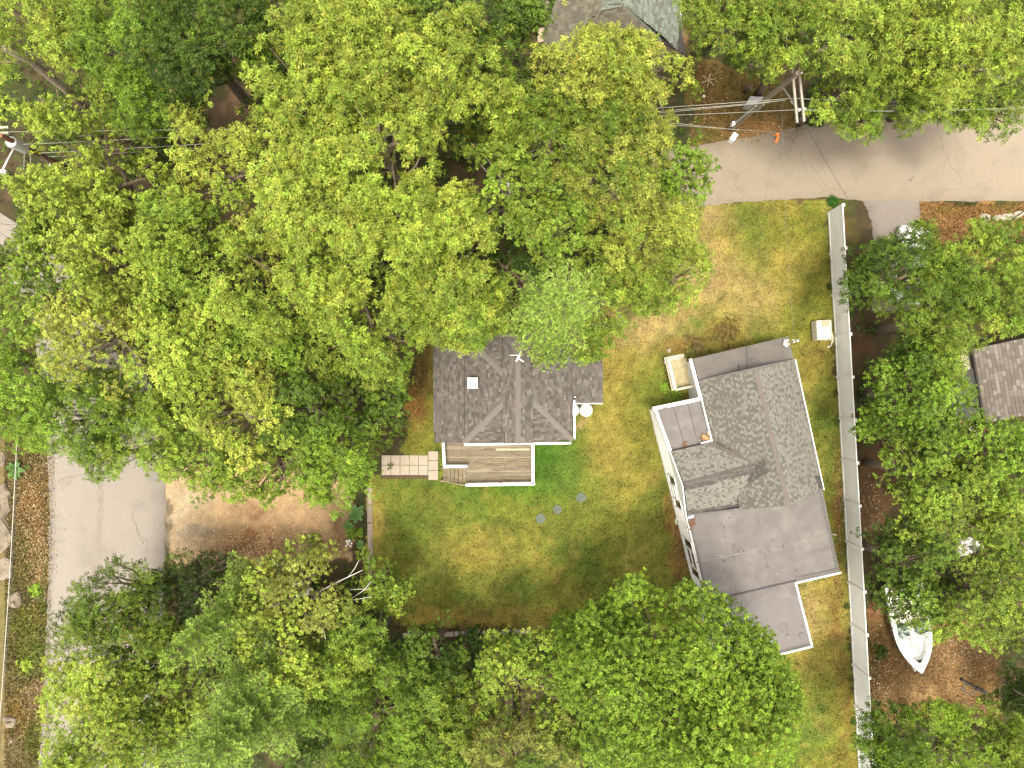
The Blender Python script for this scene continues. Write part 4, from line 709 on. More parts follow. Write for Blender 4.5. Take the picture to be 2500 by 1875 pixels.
mb = MB(); mb.prism([P(2384, 862, 2.9), P(2990, 742, 2.9), P(3030, 912, 2.9), P(2410, 1026, 2.9)], 2.9); mb.build('wall', M['siding'], h4)
mb = MB(); mb.prism([P(2366, 1040, .06), P(2392, 1034, .06), P(2386, 1066, .06), P(2366, 1072, .06)], .1); tag(mb.build('landing_slab', M['pale']), 'pale concrete slab glimpsed below the taupe roofed house', 'slab')

# ------------------------------------------------------------------ retaining timbers, stones
rw = thing('retaining_wall', 'weathered timber retaining wall between the lawn and the lower parking strip', 'retaining wall', P(903, 1300, 0))
for i in range(4):
    z = .04 - i * .2; a, b = P(902, 1190, .04), P(905, 1450, .04)
    for k in range(3): A = a.lerp(b, k / 3 + .004); B = a.lerp(b, (k + 1) / 3 - .004); mb = MB(); mb.beam(Vector((A.x - i * .012, A.y, z - .1 + .02)), Vector((B.x - i * .012, B.y, z - .1 + .02)), .30 if i == 0 else .22, .19); mb.build('timber', M['timber'], rw, bevel=.012)
lt = thing('landscape_timbers', 'half hidden brown timber edging along the south border of the lawn', 'edging', P(1140, 1541, 0))
for a, b in (((1110, 1545), (1172, 1541)), ((985, 1548), (1108, 1546)), ((1174, 1541), (1300, 1540))):
    mb = MB(); mb.beam(GP(*a, .12), GP(*b, .12), .26, .2); mb.build('timber', M['timber'], lt, bevel=.012)
mb = MB(); A, B = GP(628, 1368, .06), GP(660, 1366, .06); mb.beam(A, B, .15, .12); tag(mb.build('curb_block', M['concrete'], bevel=.01), 'short pale concrete block at the south edge of the parking strip', 'block')
st = thing('stone_edging', 'row of pale rounded stones beside the road at the right edge', 'stones', GP(2440, 530))
for i, (u, v, a, b) in enumerate(((2405, 530, .35, .22), (2432, 533, .3, .2), (2452, 531, .34, .26), (2467, 530, .22, .26), (2484, 524, .36, .24), (2507, 518, .34, .24))): boulder('stone', tuple(GP(u, v)), (a, b, .28), M['pale'], st, 500 + i)

# ------------------------------------------------------------------ utility poles and lines
def sag(a, b, s, n=14): return [Vector(a).lerp(Vector(b), i / n) - Vector((0, 0, s * 4 * (i / n) * (1 - i / n))) for i in range(n + 1)]
pR = thing('utility_pole', 'weathered wooden utility pole with double crossarms beside the right hand road', 'utility pole', GP(1781, 314))
base, top = GP(1781, 314, -.3), P(1948, 178, 9.2); lean = lambda z: base.lerp(top, (z - base.z) / (top.z - base.z))
mb = MB(); mb.tube([base, lean(3), lean(6), top], [.17, .155, .14, .12], 12); mb.build('pole', M['pole'], pR)
zA = 8.7; aA, aB = P(1934, 168, zA), P(1946, 300, zA); mb = MB(); mb.beam(aA, aB, .10, .12); mb.build('crossarm', M['arm'], pR, bevel=.008)
aC, aD = P(1953, 205, zA), P(1963, 297, zA); mb = MB(); mb.beam(P(1950, 168, zA), aD, .10, .12); mb.build('crossarm', M['arm'], pR, bevel=.008)
for e in ((1938, 252), (1932, 196)): mb = MB(); mb.beam(lean(7.4), P(e[0], e[1], zA - .08), .035, .09); mb.build('brace', M['arm'], pR)
for (u, v) in ((1950, 270), (1962, 268), (1940, 190), (1955, 180)): mb = MB(); mb.lathe(P(u, v, zA + .05), [(.03, 0), (.06, .05), (.035, .1), (.06, .14), (.02, .2)], 10); mb.build('insulator', M['white'], pR)
mb = MB(); mb.tube([lean(1.0) + Vector((-.16, -.05, 0)), lean(4.6) + Vector((-.16, -.05, 0))], .035, 6); mb.build('conduit', M['galv'], pR)
mb = MB(); mb.box(lean(1.2) + Vector((-.22, -.05, 0)), (.2, .18, .4)); mb.build('meter_box', M['white'], pR, bevel=.02)
mb = MB(); mb.tube([P(1930, 248, 7.2), P(1953, 268, 7.3)], .02, 5); mb.build('wire_tail', M['wire'], pR)
pL = thing('utility_pole', 'reddish utility pole with a white transformer and street lamp at the left edge', 'utility pole', GP(283, 468)); base, topL = P(283, 468, -.6), P(0, 330, 9.2)
leanL = lambda z: base.lerp(topL, (z - base.z) / (topL.z - base.z))
mb = MB(); mb.tube([base, leanL(3), leanL(6), topL], [.17, .155, .14, .12], 12); mb.build('pole', M['pole2'], pL)
for dv in (311, 325): mb = MB(); mb.beam(P(-60, dv + 3, 8.9), P(22, dv, 8.9), .11, .12); mb.build('crossarm', M['arm'], pL, bevel=.008)
tc = P(24, 345, 8.4); mb = MB(); mb.lathe((tc.x, tc.y, 7.35), [(.22, 0), (.27, .06), (.27, .98), (.2, 1.06), (.05, 1.1)], 20); tf = mb.build('transformer', M['galv'], pL, smooth=False)
for dx in (-.1, .1): mb = MB(); mb.lathe((tc.x + dx, tc.y + .05, 8.45), [(.035, 0), (.05, .06), (.03, .12), (.045, .16), (.015, .22)], 10); mb.build('bushing', M['white'], tf)
mb = MB(); mb.tube([leanL(7.0), P(34, 362, 7.4), P(18, 392, 7.7), P(8, 412, 7.7)], .045, 8); la = mb.build('lamp_arm', M['galv'], pL)
mb = MB(); mb.prism([P(0, 412, 7.75), P(13, 414, 7.75), P(11, 432, 7.7), P(-1, 432, 7.7)], .16); mb.build('lamp_head', M['wpaint'], la, bevel=.04); mb = MB(); mb.prism([P(2, 418, 7.58), P(10, 418, 7.58), P(9, 428, 7.55), P(2, 428, 7.55)], .05); mb.build('lens', M['lens'], la)
mb = MB(); a = leanL(4.6) + Vector((-.2, -.2, 0)); mb.beam(a, leanL(5.3) + Vector((-.2, -.2, 0)), .14, .1); mb.build('sign_plate', M['white'], pL)
for (a, b) in (((60, 366, 6.9), (58, 420, 4.5)), ((74, 372, 6.5), (77, 440, 4.2))): mb = MB(); mb.tube([P(*a), P(*b)], .018, 5); mb.build('riser', M['galv'], pL)
def cable(label, a, b, s, r, m, grp=None, n=18):
    mb = MB(); mb.tube(sag(a, b, s, n), r, 5); o = mb.build('cable', m); tag(o, label, 'cable', grp); return o
W1 = 'lines between the two poles'
cable('uppermost pale line from the left pole crossarm across the tree tops', P(16, 322, 9.05), P(1944, 268, 9.0), .5, .007, M['wire'], W1)
cable('pale line just below the uppermost, passing over the trees', leanL(7.9), P(1938, 240, 8.2), .35, .009, M['wire'], W1)
cable('third pale line down between the poles', leanL(6.6), P(1918, 245, 6.8), .5, .011, M['wire'], W1)
cable('lowest thin pale line between the poles', leanL(6.0), P(1880, 250, 6.2), .6, .009, M['wire'], W1)
cable('short pale line leaving the right pole crossarm towards the east', P(1962, 268, 8.9), P(2700, 250, 9), .5, .010, M['wire'])
cable('pale line running from the right pole into the top right trees', P(1938, 240, 8.2), P(2700, 236, 8.3), .5, .012, M['wire'])
cable('service drop crossing the road and lawn to the angled house', P(1908, 208, 7.2), P(1940, 830, 3.3), .35, .006, M['gwire'])
cable('black service line crossing the road to the covered house behind the fence', P(1915, 210, 7.0), P(2300, 830, 4.0), .55, .010, M['dwire'])
cable('thin dark line drawn as the wire shadow from right pole to angled house ridge', P(1905, 215, 6.6), P(1823, 905, 2.9), .25, .004, M['dwire'])  # hanging strand added along the line of a wire's shadow
cable('thick pale cable running down the left edge above the verge', P(60, 420, 6.2), P(-30, 2100, 6.6), .5, .02, M['wire'])
cable('thin black line drawn as the shadow of the thick pale cable on the left edge', P(64, 426, 5.6), P(-24, 2100, 6.0), .5, .014, M['dwire'])  # black strand added as the pale cable's shadow
cable('pale guy wire from the right pole to the small white box', lean(6.5), GP(1800, 322, .3), .0, .012, M['wire'])
cable('guy wire from the right pole to the orange marker', lean(6.2), GP(1897, 328, .3), .0, .009, M['wire'])
# roadside things by the pole
cb = thing('utility_cabinet', 'pale grey utility cabinet in the grass behind the right pole', 'cabinet', GP(1845, 248)); mb = MB(); mb.prism([P(1832, 234, .95), P(1874, 237, .95), P(1866, 258, .95), P(1822, 252, .95)], .06); mb.build('lid', M['grey'], cb, bevel=.02)
mb = MB(); mb.prism([P(1833, 236, .9), P(1871, 239, .9), P(1864, 257, .9), P(1824, 252, .9)], .9); mb.build('body', M['grey'], cb); mb = MB(); mb.box(P(1845, 258, .5), (.04, .03, .3)); mb.build('handle', M['galv'], cb)
wb = thing('white_box', 'small white lidded box on the verge at the foot of the guy wire', 'box', GP(1792, 333)); qd = [P(1792, 322, .5), P(1803, 329, .5), P(1792, 345, .5), P(1781, 339, .5)]
mb = MB(); mb.prism(qd, .5); mb.build('body', M['white'], wb, bevel=.02); mb = MB(); mb.prism([p + Vector((0, 0, .035)) for p in qd], .03); mb.build('lid', M['white'], wb, bevel=.01)
om = thing('orange_marker', 'orange plastic marker strips at the edge of the right hand road', 'marker', GP(1896, 336))
for (a, b, w) in (((1899, 326), (1894, 350), .12), ((1893, 327), (1901, 340), .09), ((1884, 332), (1896, 331), .05), ((1896, 338), (1891, 349), .08)): mb = MB(); mb.beam(GP(*a, .12 + random.random() * .1), GP(*b, .08), w, .03); mb.build('strip', M['orange'], om)
sp = thing('dry_star_plant', 'dry pale six-armed star shaped plant on brown ground near the top house', 'plant', GP(1728, 200))
for k in range(6): a = k * math.pi / 3 + .3; c = GP(1728, 200, .25); mb = MB(); mb.beam(c, c + Vector((math.cos(a) * .42, math.sin(a) * .42, -.08)), .035, .02); mb.build('arm', M['tan'], sp)
p = GP(1718, 236); mb = MB(); mb.lathe(p, [(.07, 0), (.1, .06), (.06, .12), (.01, .14)], 12); tag(mb.build('ball', M['cream']), 'small pale yellow ball lying in the grass near the dry star plant', 'ball')
p = GP(1628, 322, .1); mb = MB(); mb.lathe(p, [(.05, 0), (.09, .06), (.06, .12), (.01, .14)], 12); tag(mb.build('ball', M['white']), 'small white ball glimpsed under the trees beside the road', 'ball')

# ------------------------------------------------------------------ boat on its trailer
BC = P(2222, 1520, .9); ang = math.atan2(-(1645 - 1440), (2251 - 2208)); bd = Vector((math.cos(ang), math.sin(ang), 0)); bs = Vector((-bd.y, bd.x, 0)); bow = P(2251, 1645, 1.15)
def BT(l, w, z): q = bow - bd * l + bs * w; q.z = z; return q              # l metres back from the bow, w to port
bt = thing('motor_boat', 'white open motor boat with a pointed bow, tinted windshield and bow seating, parked on dirt', 'boat', (BC.x, BC.y, 0))
HW = [(0, .03), (.25, .24), (.6, .5), (1.0, .74), (1.5, .95), (2.1, 1.09), (2.8, 1.14), (3.8, 1.14), (4.9, 1.10), (5.3, 1.08)]
mb = MB(); vs = []; nsec = len(HW)
for l, w in HW:
    zk = .35 + .5 * max(0, 1 - l / 1.6) ** 2; zs = 1.15 - .05 * min(l / 3, 1)
    vs += [BT(l, -w, zs), BT(l, -w * .93, zs - .3), BT(l, -w * .7, zk + .15), BT(l, 0, zk), BT(l, w * .7, zk + .15), BT(l, w * .93, zs - .3), BT(l, w, zs)]
mb.add(vs, [(i * 7 + k, i * 7 + k + 1, (i + 1) * 7 + k + 1, (i + 1) * 7 + k) for i in range(nsec - 1) for k in range(6)] + [tuple((nsec - 1) * 7 + k for k in range(7))]); mb.build('hull', M['hullside'], bt, smooth=True)
# deck ring around a sunken bow well and cockpit
def hw(l): return float(np.interp(l, [q[0] for q in HW], [q[1] for q in HW]))
def iw(l): return max(0.0, hw(l) - (.34 if l > 1 else .42))
mb = MB(); ls = [0, .3, .62, .85, 1.2, 1.6, 2.0, 2.3]; z = 1.16
for a, b in zip(ls[:-1], ls[1:]):
    for sg in (-1, 1):
        ia, ib = (iw(a) if a >= .8 else 0), (iw(b) if b >= .8 else 0); mb.quad(BT(a, sg * hw(a), z), BT(b, sg * hw(b), z), BT(b, sg * ib, z + .03), BT(a, sg * ia, z + .03))
        if a >= .8: mb.quad(BT(a, sg * ia, z + .03), BT(b, sg * ib, z + .03), BT(b, sg * ib * .9, z - .27), BT(a, sg * ia * .9, z - .27))
mb.quad(BT(.85, -iw(.85), z + .03), BT(.85, iw(.85), z + .03), BT(.9, iw(.85) * .9, z - .32), BT(.9, -iw(.85) * .9, z - .32))
for a, b in ((2.3, 2.9), (2.9, 3.6), (3.6, 4.4), (4.4, 5.28)):
    for sg in (-1, 1):
        mb.quad(BT(a, sg * hw(a), z), BT(b, sg * hw(b), z), BT(b, sg * (hw(b) - .24), z + .03), BT(a, sg * (hw(a) - .24), z + .03)); mb.quad(BT(a, sg * (hw(a) - .24), z + .03), BT(b, sg * (hw(b) - .24), z + .03), BT(b, sg * (hw(b) - .28), .62), BT(a, sg * (hw(a) - .28), .62))
mb.build('deck', M['gel'], bt)
mb = MB(); mb.prism([BT(.86, iw(.88) * .95, .9), BT(.86, -iw(.88) * .95, .9), BT(1.3, -iw(1.3) * .94, .86), BT(2.3, -iw(2.3) * .95, .86), BT(2.3, iw(2.3) * .95, .86), BT(1.3, iw(1.3) * .94, .86)], .08); mb.build('bow_floor', M['gel'], bt)
for sg in (-1, 1):
    mb = MB(); mb.prism([BT(1.15, sg * .12, .98), BT(1.2, sg * iw(1.2) * .9, .98), BT(2.2, sg * iw(2.2) * .9, .98), BT(2.2, sg * .34, .98), BT(1.35, sg * .30, .98)], .12); mb.build('bow_seat', M['gel'], bt, bevel=.03)
mb = MB(); mb.prism([BT(2.3, -.85, .58), BT(5.2, -.85, .58), BT(5.2, .85, .58), BT(2.3, .85, .58)], .08); mb.build('cockpit_floor', M['gel2'], bt)
mb = MB(); mb.prism([BT(1.45, -.17, .93), BT(1.45, .17, .93), BT(2.75, .20, .93), BT(2.75, -.20, .93)], .06); mb.build('walkway', M['gel2'], bt, bevel=.01)
for sg, wa in ((-1, .24), (1, .24)):
    mb = MB(); mb.prism([BT(2.28, sg * wa, 1.3), BT(2.28, sg * .9, 1.3), BT(2.9, sg * .92, 1.22), BT(2.9, sg * wa, 1.22)], .6); mb.build('console', M['teal'], bt, bevel=.04)
    mb = MB(); mb.prism([BT(2.22, sg * wa, 1.3), BT(2.2, sg * .8, 1.3), BT(2.5, sg * .96, 1.3), BT(2.72, sg * .9, 1.62), BT(2.55, sg * .7, 1.66), BT(2.5, sg * wa, 1.66)], .012, 0, -bd); mb.build('windshield', M['tint'], bt)
    mb = MB(); mb.tube([BT(2.5, sg * wa, 1.67), BT(2.53, sg * .7, 1.67), BT(2.75, sg * .92, 1.63)], .022, 6); mb.build('windshield_frame', M['galv'], bt)
mb = MB(); mb.tube([BT(2.86 + .17 * math.cos(t), -.55 + .17 * math.sin(t), 1.34 + .08 * math.cos(t)) for t in np.linspace(0, 6.283, 17)], .016, 6, cap=False); mb.tube([BT(2.86, -.72, 1.34), BT(2.86, -.38, 1.34)], .012, 5); mb.build('steering_wheel', M['black'], bt)
for l, w in ((3.3, -.55), (3.3, .55)):
    mb = MB(); mb.box(BT(l, w, .93), (.46, .46, .14), ang); se = mb.build('seat', M['vinyl'], bt, bevel=.04); mb = MB(); mb.box(BT(l + .24, w, 1.18), (.12, .46, .46), ang); mb.build('backrest', M['vinyl'], se, bevel=.04); mb = MB(); mb.lathe(BT(l, w, .58), [(.06, 0), (.06, .3)], 10); mb.build('pedestal', M['galv'], se)
mb = MB(); mb.box(BT(4.9, 0, .9), (.5, 1.7, .3), ang); mb.build('stern_bench', M['vinyl'], bt, bevel=.04)
mb = MB(); mb.box(BT(5.5, 0, 1.1), (.4, .42, .6), ang); mb.box(BT(5.5, 0, .55), (.2, .14, .7), ang); mb.build('outboard_motor', M['black'], bt, bevel=.05)
mb = MB(); mb.tube([BT(1.5, .66, 1.02), BT(1.75, .76, 1.04), BT(2.0, .78, 1.04)], .035, 6); mb.build('grab_handle', M['black'], bt)
for (l, w) in ((.45, 0), (2.05, .26), (1.62, -.06)): mb = MB(); mb.lathe(BT(l, w, 1.2 if l < 1 else .98), [(.03, -.02), (.03, .01)], 10); mb.build('deck_fitting', M['grey'], bt)
tr = thing('boat_trailer', 'low galvanised trailer carrying the white motor boat', 'trailer', (BC.x, BC.y, 0))
for sg in (-1, 1): mb = MB(); mb.tube([BT(-.15, 0, .42), BT(1.2, sg * .45, .40), BT(5.2, sg * .6, .40)], .045, 6); mb.build('frame', M['galv'], tr)
for sg in (-1, 1):
    c = BT(4.2, sg * .98, .28); mb = MB(); mb.tube([c - bs * .09, c + bs * .09], .28, 16); mb.build('wheel', M['rubber'], tr)
mb = MB(); mb.beam(BT(4.2, -.98, .28), BT(4.2, .98, .28), .07, .07); mb.build('axle', M['galv'], tr)
mb = MB(); mb.tube([BT(.55, -.25, .02), BT(.5, -.25, .55)], .03, 8); mb.build('jack', M['galv'], tr)
# black log splitter-like bar and ring of stones on the dirt
bb = thing('black_pole', 'thick black pole lying on the dirt beyond the boat', 'pole', GP(2372, 1670)); mb = MB(); mb.tube([GP(2345, 1657, .12), GP(2385, 1680, .12)], .055, 8); mb.build('shaft', M['black'], bb); mb = MB(); mb.tube([GP(2343, 1656, .12), GP(2350, 1660, .12)], .085, 8); mb.build('knob', M['black'], bb); mb = MB(); mb.tube([GP(2380, 1677, .12), GP(2402, 1688, .12)], .1, 8); mb.build('socket', M['black'], bb)
fp_ = thing('fire_ring', 'low ring of tan stones on the dirt beside the black pole', 'fire ring', GP(2367, 1682))
for k in range(7): a = 2.0 + k * .62; p = GP(2367 + 17 * math.cos(a), 1682 - 11 * math.sin(a)); boulder('stone', tuple(p), (.13, .1, .16), M['rock'], fp_, 700 + k)

# ------------------------------------------------------------------ cars under the trees
def car(lab, u, v, heading, grp):
    t = thing('parked_car', lab, 'car', GP(u, v), grp); o = GP(u, v); d = Vector((math.cos(heading), math.sin(heading), 0)); s = Vector((-d.y, d.x, 0))
    Q = lambda l, w, z: o + d * l + s * w + Vector((0, 0, z)); sec = [(2.3, .62, .45, .62), (2.22, .78, .3, .74), (1.9, .87, .25, .88), (1.2, .9, .22, 1.0), (.9, .9, .22, 1.02), (-1.5, .9, .22, 1.0), (-1.95, .88, .25, .98), (-2.2, .84, .3, .95), (-2.28, .76, .42, .8)]
    mb = MB(); vs = []
    for l, w, zb, zt in sec: vs += [Q(l, -w * .92, zb), Q(l, -w, (zb + zt) / 2), Q(l, -w * .95, zt - .05), Q(l, -w * .6, zt), Q(l, 0, zt + .03), Q(l, w * .6, zt), Q(l, w * .95, zt - .05), Q(l, w, (zb + zt) / 2), Q(l, w * .92, zb)]
    mb.add(vs, [(i * 9 + k, i * 9 + k + 1, (i + 1) * 9 + k + 1, (i + 1) * 9 + k) for i in range(len(sec) - 1) for k in range(8)] + [tuple(range(9)), tuple(reversed(range((len(sec) - 1) * 9, len(sec) * 9)))]); mb.build('body', M['carpaint'], t, smooth=True)
    mb = MB(); mb.prism([Q(.35, -.6, 1.46), Q(.35, .6, 1.46), Q(-1.2, .58, 1.46), Q(-1.2, -.58, 1.46)], .06); mb.build('roof', M['carpaint'], t, bevel=.03)
    for nm, pts in (('windshield', [Q(.98, -.74, 1.0), Q(.98, .74, 1.0), Q(.38, .6, 1.44), Q(.38, -.6, 1.44)]), ('rear_window', [Q(-1.22, -.56, 1.44), Q(-1.22, .56, 1.44), Q(-1.75, .7, 1.0), Q(-1.75, -.7, 1.0)]), ('side_window', [Q(.9, .8, 1.0), Q(-1.6, .8, 1.0), Q(-1.15, .6, 1.43), Q(.35, .62, 1.43)]), ('side_window', [Q(.9, -.8, 1.0), Q(-1.6, -.8, 1.0), Q(-1.15, -.6, 1.43), Q(.35, -.62, 1.43)])):
        mb = MB(); mb.prism(pts, .02); mb.build(nm, M['glass'], t)
    for l in (1.4, -1.35):
        for w in (-.82, .82): c = Q(l, w, .32); mb = MB(); mb.tube([c - s * .1, c + s * .1], .32, 18); wh = mb.build('wheel', M['rubber'], t); mb = MB(); mb.tube([c - s * .11, c + s * .11], .19, 12); mb.build('rim', M['galv'], wh)
    for w in (-.62, .62): mb = MB(); mb.box(Q(2.2, w, .66), (.12, .32, .13), heading); mb.build('headlight', M['lens'], t); mb = MB(); mb.box(Q(.75, w * 1.6, 1.03), (.12, .2, .14), heading); mb.build('mirror', M['carpaint'], t)
    return t
car('white car parked on the gravel drive, its front just showing under the tree', 2205, 652, math.radians(82), 'cars under the trees')
ft = thing('white_table', 'white plastic table corner glimpsed at the bottom edge under leaves', 'table', GP(878, 1880)); c = GP(876, 1882)
mb = MB(); mb.box(c + Vector((0, 0, .74)), (1.3, .8, .05), .1); mb.build('tabletop', M['white'], ft, bevel=.02)
for x in (-.55, .55):
    for y in (-.32, .32): mb = MB(); mb.box(c + Vector((x, y, .36)), (.06, .06, .72)); mb.build('leg', M['white'], ft)
tp = thing('pale_tarp', 'pale crumpled tarp over a low heap glimpsed through the right hand trees', 'tarp', GP(2362, 1332)); boulder('cover', tuple(GP(2362, 1332)), (.75, .6, .7), M['tarp'], tp, 801, .8, 14)
for i, (u, v) in enumerate(((1388, 1598), (1500, 1702), (1140, 1752))): tag(boulder('stone', tuple(GP(u, v)), (.22, .18, .2), M['pale'], None, 820 + i), ('pale stone glimpsed at the left foot of the big maple', 'grey stone glimpsed under the maple branches', 'pinkish pale stone under the bottom centre trees')[i], 'stone')
# ------------------------------------------------------------------ vegetation
OPEN = [[(1700, 360), (1715, 300), (1715, 250), (1695, 190), (1695, 150), (1740, 130), (1790, 160), (1860, 190), (1890, 200), (1915, 160), (1960, 160), (1970, 300), (1985, 305), (2040, 297), (2055, 335), (2120, 345), (2155, 318), (2160, 280), (2170, 290), (2190, 340), (2230, 330), (2250, 300), (2300, 295), (2310, 335), (2340, 320), (2380, 310), (2400, 340), (2450, 355), (2480, 300), (2520, 290), (2520, 525), (2420, 545), (2370, 535), (2370, 580), (2300, 610), (2270, 540), (2240, 530), (2225, 560), (2150, 585), (2120, 600), (2062, 610), (2068, 650), (2045, 690), (2065, 700), (2050, 750), (2042, 780), (2070, 800), (2085, 830), (2130, 830), (2150, 870), (2090, 890), (2080, 940), (2065, 990), (2085, 1040), (2095, 1090), (2085, 1160), (2150, 1190), (2190, 1230), (2160, 1260), (2095, 1290), (2075, 1310), (2065, 1370), (2085, 1410), (2100, 1440), (2115, 1490), (2165, 1500), (2190, 1520), (2250, 1540), (2290, 1570), (2330, 1545), (2380, 1575), (2440, 1600), (2420, 1640), (2430, 1690), (2390, 1710), (2370, 1735), (2290, 1710), (2180, 1715), (2160, 1690), (2120, 1720), (2100, 1750), (2085, 1760), (2070, 1800), (2065, 1900), (1925, 1900), (1935, 1850), (1955, 1760), (1958, 1690), (1930, 1640), (1900, 1590), (1870, 1530), (1830, 1510), (1810, 1480), (1760, 1450), (1720, 1430), (1700, 1440), (1680, 1420), (1660, 1440), (1600, 1440), (1570, 1400), (1520, 1415), (1490, 1440), (1460, 1470), (1400, 1490), (1360, 1500), (1330, 1535), (1280, 1540), (1120, 1530), (1090, 1490), (1070, 1530), (1030, 1520), (985, 1530), (975, 1490), (1010, 1440), (1020, 1410), (980, 1370), (930, 1370), (905, 1340), (905, 1230), (950, 1190), (965, 1170), (962, 1140), (990, 1105), (1030, 1075), (1022, 1030), (1005, 990), (992, 950), (990, 900), (1010, 860), (1055, 830), (1080, 845), (1110, 850), (1150, 880), (1180, 905), (1205, 870), (1215, 815), (1250, 820), (1270, 850), (1310, 890), (1340, 905), (1360, 880), (1385, 905), (1410, 910), (1445, 880), (1480, 860), (1500, 830), (1560, 790), (1600, 765), (1650, 750), (1690, 745), (1700, 720), (1730, 690), (1740, 640), (1700, 580), (1700, 520), (1750, 470), (1755, 420), (1740, 380)],
    [(115, 1100), (170, 1110), (200, 1140), (235, 1180), (280, 1170), (310, 1130), (320, 1110), (350, 1140), (380, 1160), (400, 1180), (440, 1160), (460, 1180), (470, 1220), (560, 1225), (610, 1260), (650, 1250), (680, 1210), (720, 1200), (760, 1230), (820, 1260), (840, 1280), (850, 1330), (780, 1310), (760, 1290), (700, 1320), (640, 1375), (600, 1355), (560, 1350), (490, 1345), (420, 1350), (400, 1400), (340, 1375), (270, 1360), (240, 1400), (180, 1430), (130, 1500), (100, 1560), (110, 1655), (128, 1660), (100, 1700), (95, 1790), (110, 1900), (-40, 1900), (-40, 1155), (60, 1175), (110, 1110)],
    [(1345, 50), (1380, -20), (1650, -20), (1662, 50), (1690, 150), (1640, 130), (1600, 95), (1560, 75), (1540, 45), (1500, 60), (1480, 80), (1440, 65), (1400, 85), (1370, 110), (1325, 118), (1312, 80)],
    [(2365, 850), (2440, 830), (2520, 810), (2520, 1020), (2440, 1030), (2400, 1030), (2395, 970), (2340, 910)], [(-20, 440), (30, 460), (60, 520), (45, 570), (-20, 610)],
    [(520, 205), (590, 185), (615, 235), (570, 290), (555, 320), (500, 330), (490, 280)], [(855, 1195), (900, 1200), (905, 1340), (870, 1330), (850, 1280)]]
GAPS = [(20, 360, 66, 74, 1.1, 4.2), (105, 385, 60, 24, 1.1, 4.2), (955, 390, 34, 78, 1.1, 5), (1012, 400, 36, 28, 1.1, 5), (870, 422, 80, 12, 1.0, 5), (930, 310, 14, 30, 1.0, 5), (85, 165, 40, 20, 1.1, 3.5), (150, 210, 34, 22, 1.1, 3.5), (205, 258, 30, 22, 1.1, 3), (30, 135, 30, 14, .9, 3.5), (60, 220, 60, 30, .9, 3), (190, 340, 170, 22, 1.0, 5), (400, 350, 120, 22, 1.0, 5), (150, 395, 60, 26, .9, 4), (872, 1440, 30, 46, .92), (1462, 560, 40, 20, .9), (640, 640, 60, 22, .85), (740, 655, 40, 18, .85), (610, 700, 50, 30, .8), (1225, 600, 22, 60, .85), (1265, 690, 22, 50, .7), (1440, 1690, 30, 22, .9), (760, 905, 22, 26, .8), (640, 1330, 20, 16, .6), (50, 160, 20, 14, .8), (110, 190, 60, 24, .75), (60, 215, 60, 30, .8), (200, 258, 30, 20, .7), (1235, 130, 18, 40, .8), (1710, 160, 20, 30, .7), (2130, 1250, 40, 40, .9), (2090, 870, 16, 50, .8), (2300, 150, 50, 22, .6), (2320, 160, 40, 18, .7), (2140, 90, 34, 20, .7), (1640, 655, 14, 10, .8), (565, 870, 30, 40, .6), (620, 1040, 30, 30, .7), (530, 1470, 24, 60, .5), (2370, 1320, 26, 18, .6), (1222, 448, 9, 28, .9), (1263, 465, 8, 18, .9)]
def keep(p, r, soft=7):
    k = FPX / (CAM_H - p[:, 2]); u = p[:, 0] * k + 1250 + r.normal(0, soft, len(p)); v = 937.5 - p[:, 1] * k + r.normal(0, soft, len(p)); ok = np.ones(len(p), bool)
    for poly in OPEN: ok &= ~inpoly(u, v, poly)
    for (a, b, c, d, w, *zm) in GAPS: ok &= ~((p[:, 2] > (zm[0] if zm else 0)) & (((u - a) / c) ** 2 + ((v - b) / d) ** 2 < 1) & (r.random(len(p)) < w * .9))
    return ok
def unit(a): return a / np.maximum(np.linalg.norm(a, axis=1, keepdims=True), 1e-9)
def rosettes(pos, axis, col, n, L, Wd, r, elev=(0.05, 0.75), jit=.16, droop=.25, twist=.35):
    """n leaves radiating from each twig tip -> vertices, faces, colours"""
    N = len(pos); ax = unit(axis); t = unit(np.cross(ax, np.where(np.abs(ax[:, 2:3]) < .9, [[0, 0, 1.0]], [[1.0, 0, 0]]))); b = np.cross(ax, t)
    th = (np.arange(n)[None, :] / n * 2 * math.pi + r.random((N, 1)) * 6.28 + r.normal(0, .25, (N, n))); el = r.uniform(elev[0], elev[1], (N, n))
    rad = np.cos(th)[..., None] * t[:, None] + np.sin(th)[..., None] * b[:, None]; d = rad * np.cos(el)[..., None] + ax[:, None] * np.sin(el)[..., None]
    w = np.cross(ax[:, None], rad) + ax[:, None] * r.normal(0, twist, (N, n, 1)); w /= np.linalg.norm(w, axis=2, keepdims=True)
    l = L * r.uniform(.6, 1.2, (N, n, 1)); ww = Wd * r.uniform(.75, 1.2, (N, n, 1)) * .5; p0 = pos[:, None] + d * .02
    mid = p0 + d * l * .5; tip = p0 + d * l - np.array([0, 0, 1.0]) * l * droop
    V = np.stack([p0, mid - w * ww, tip, mid + w * ww], 2).reshape(-1, 3); F = np.arange(len(V)).reshape(-1, 4)
    c = col[:, None] * (1 + r.normal(0, jit * 1.4, (N, n, 1))); c = np.repeat(np.clip(c, .004, 1).reshape(-1, 3), 4, 0)
    return V, F, c
KIND = {'oak': (11, .19, .050, 12.5), 'lance': (10, .175, .048, 12.5), 'maple': (8, .115, .085, 16), 'ash': (8, .13, .068, 14), 'birch': (7, .115, .085, 13.0), 'shoot': (8, .14, .085, 0), 'yew': (10, .15, .045, 9.0), 'needle': (9, .19, .055, 0)}
TOTAL = [0]; PEND = []
KL = 0.70
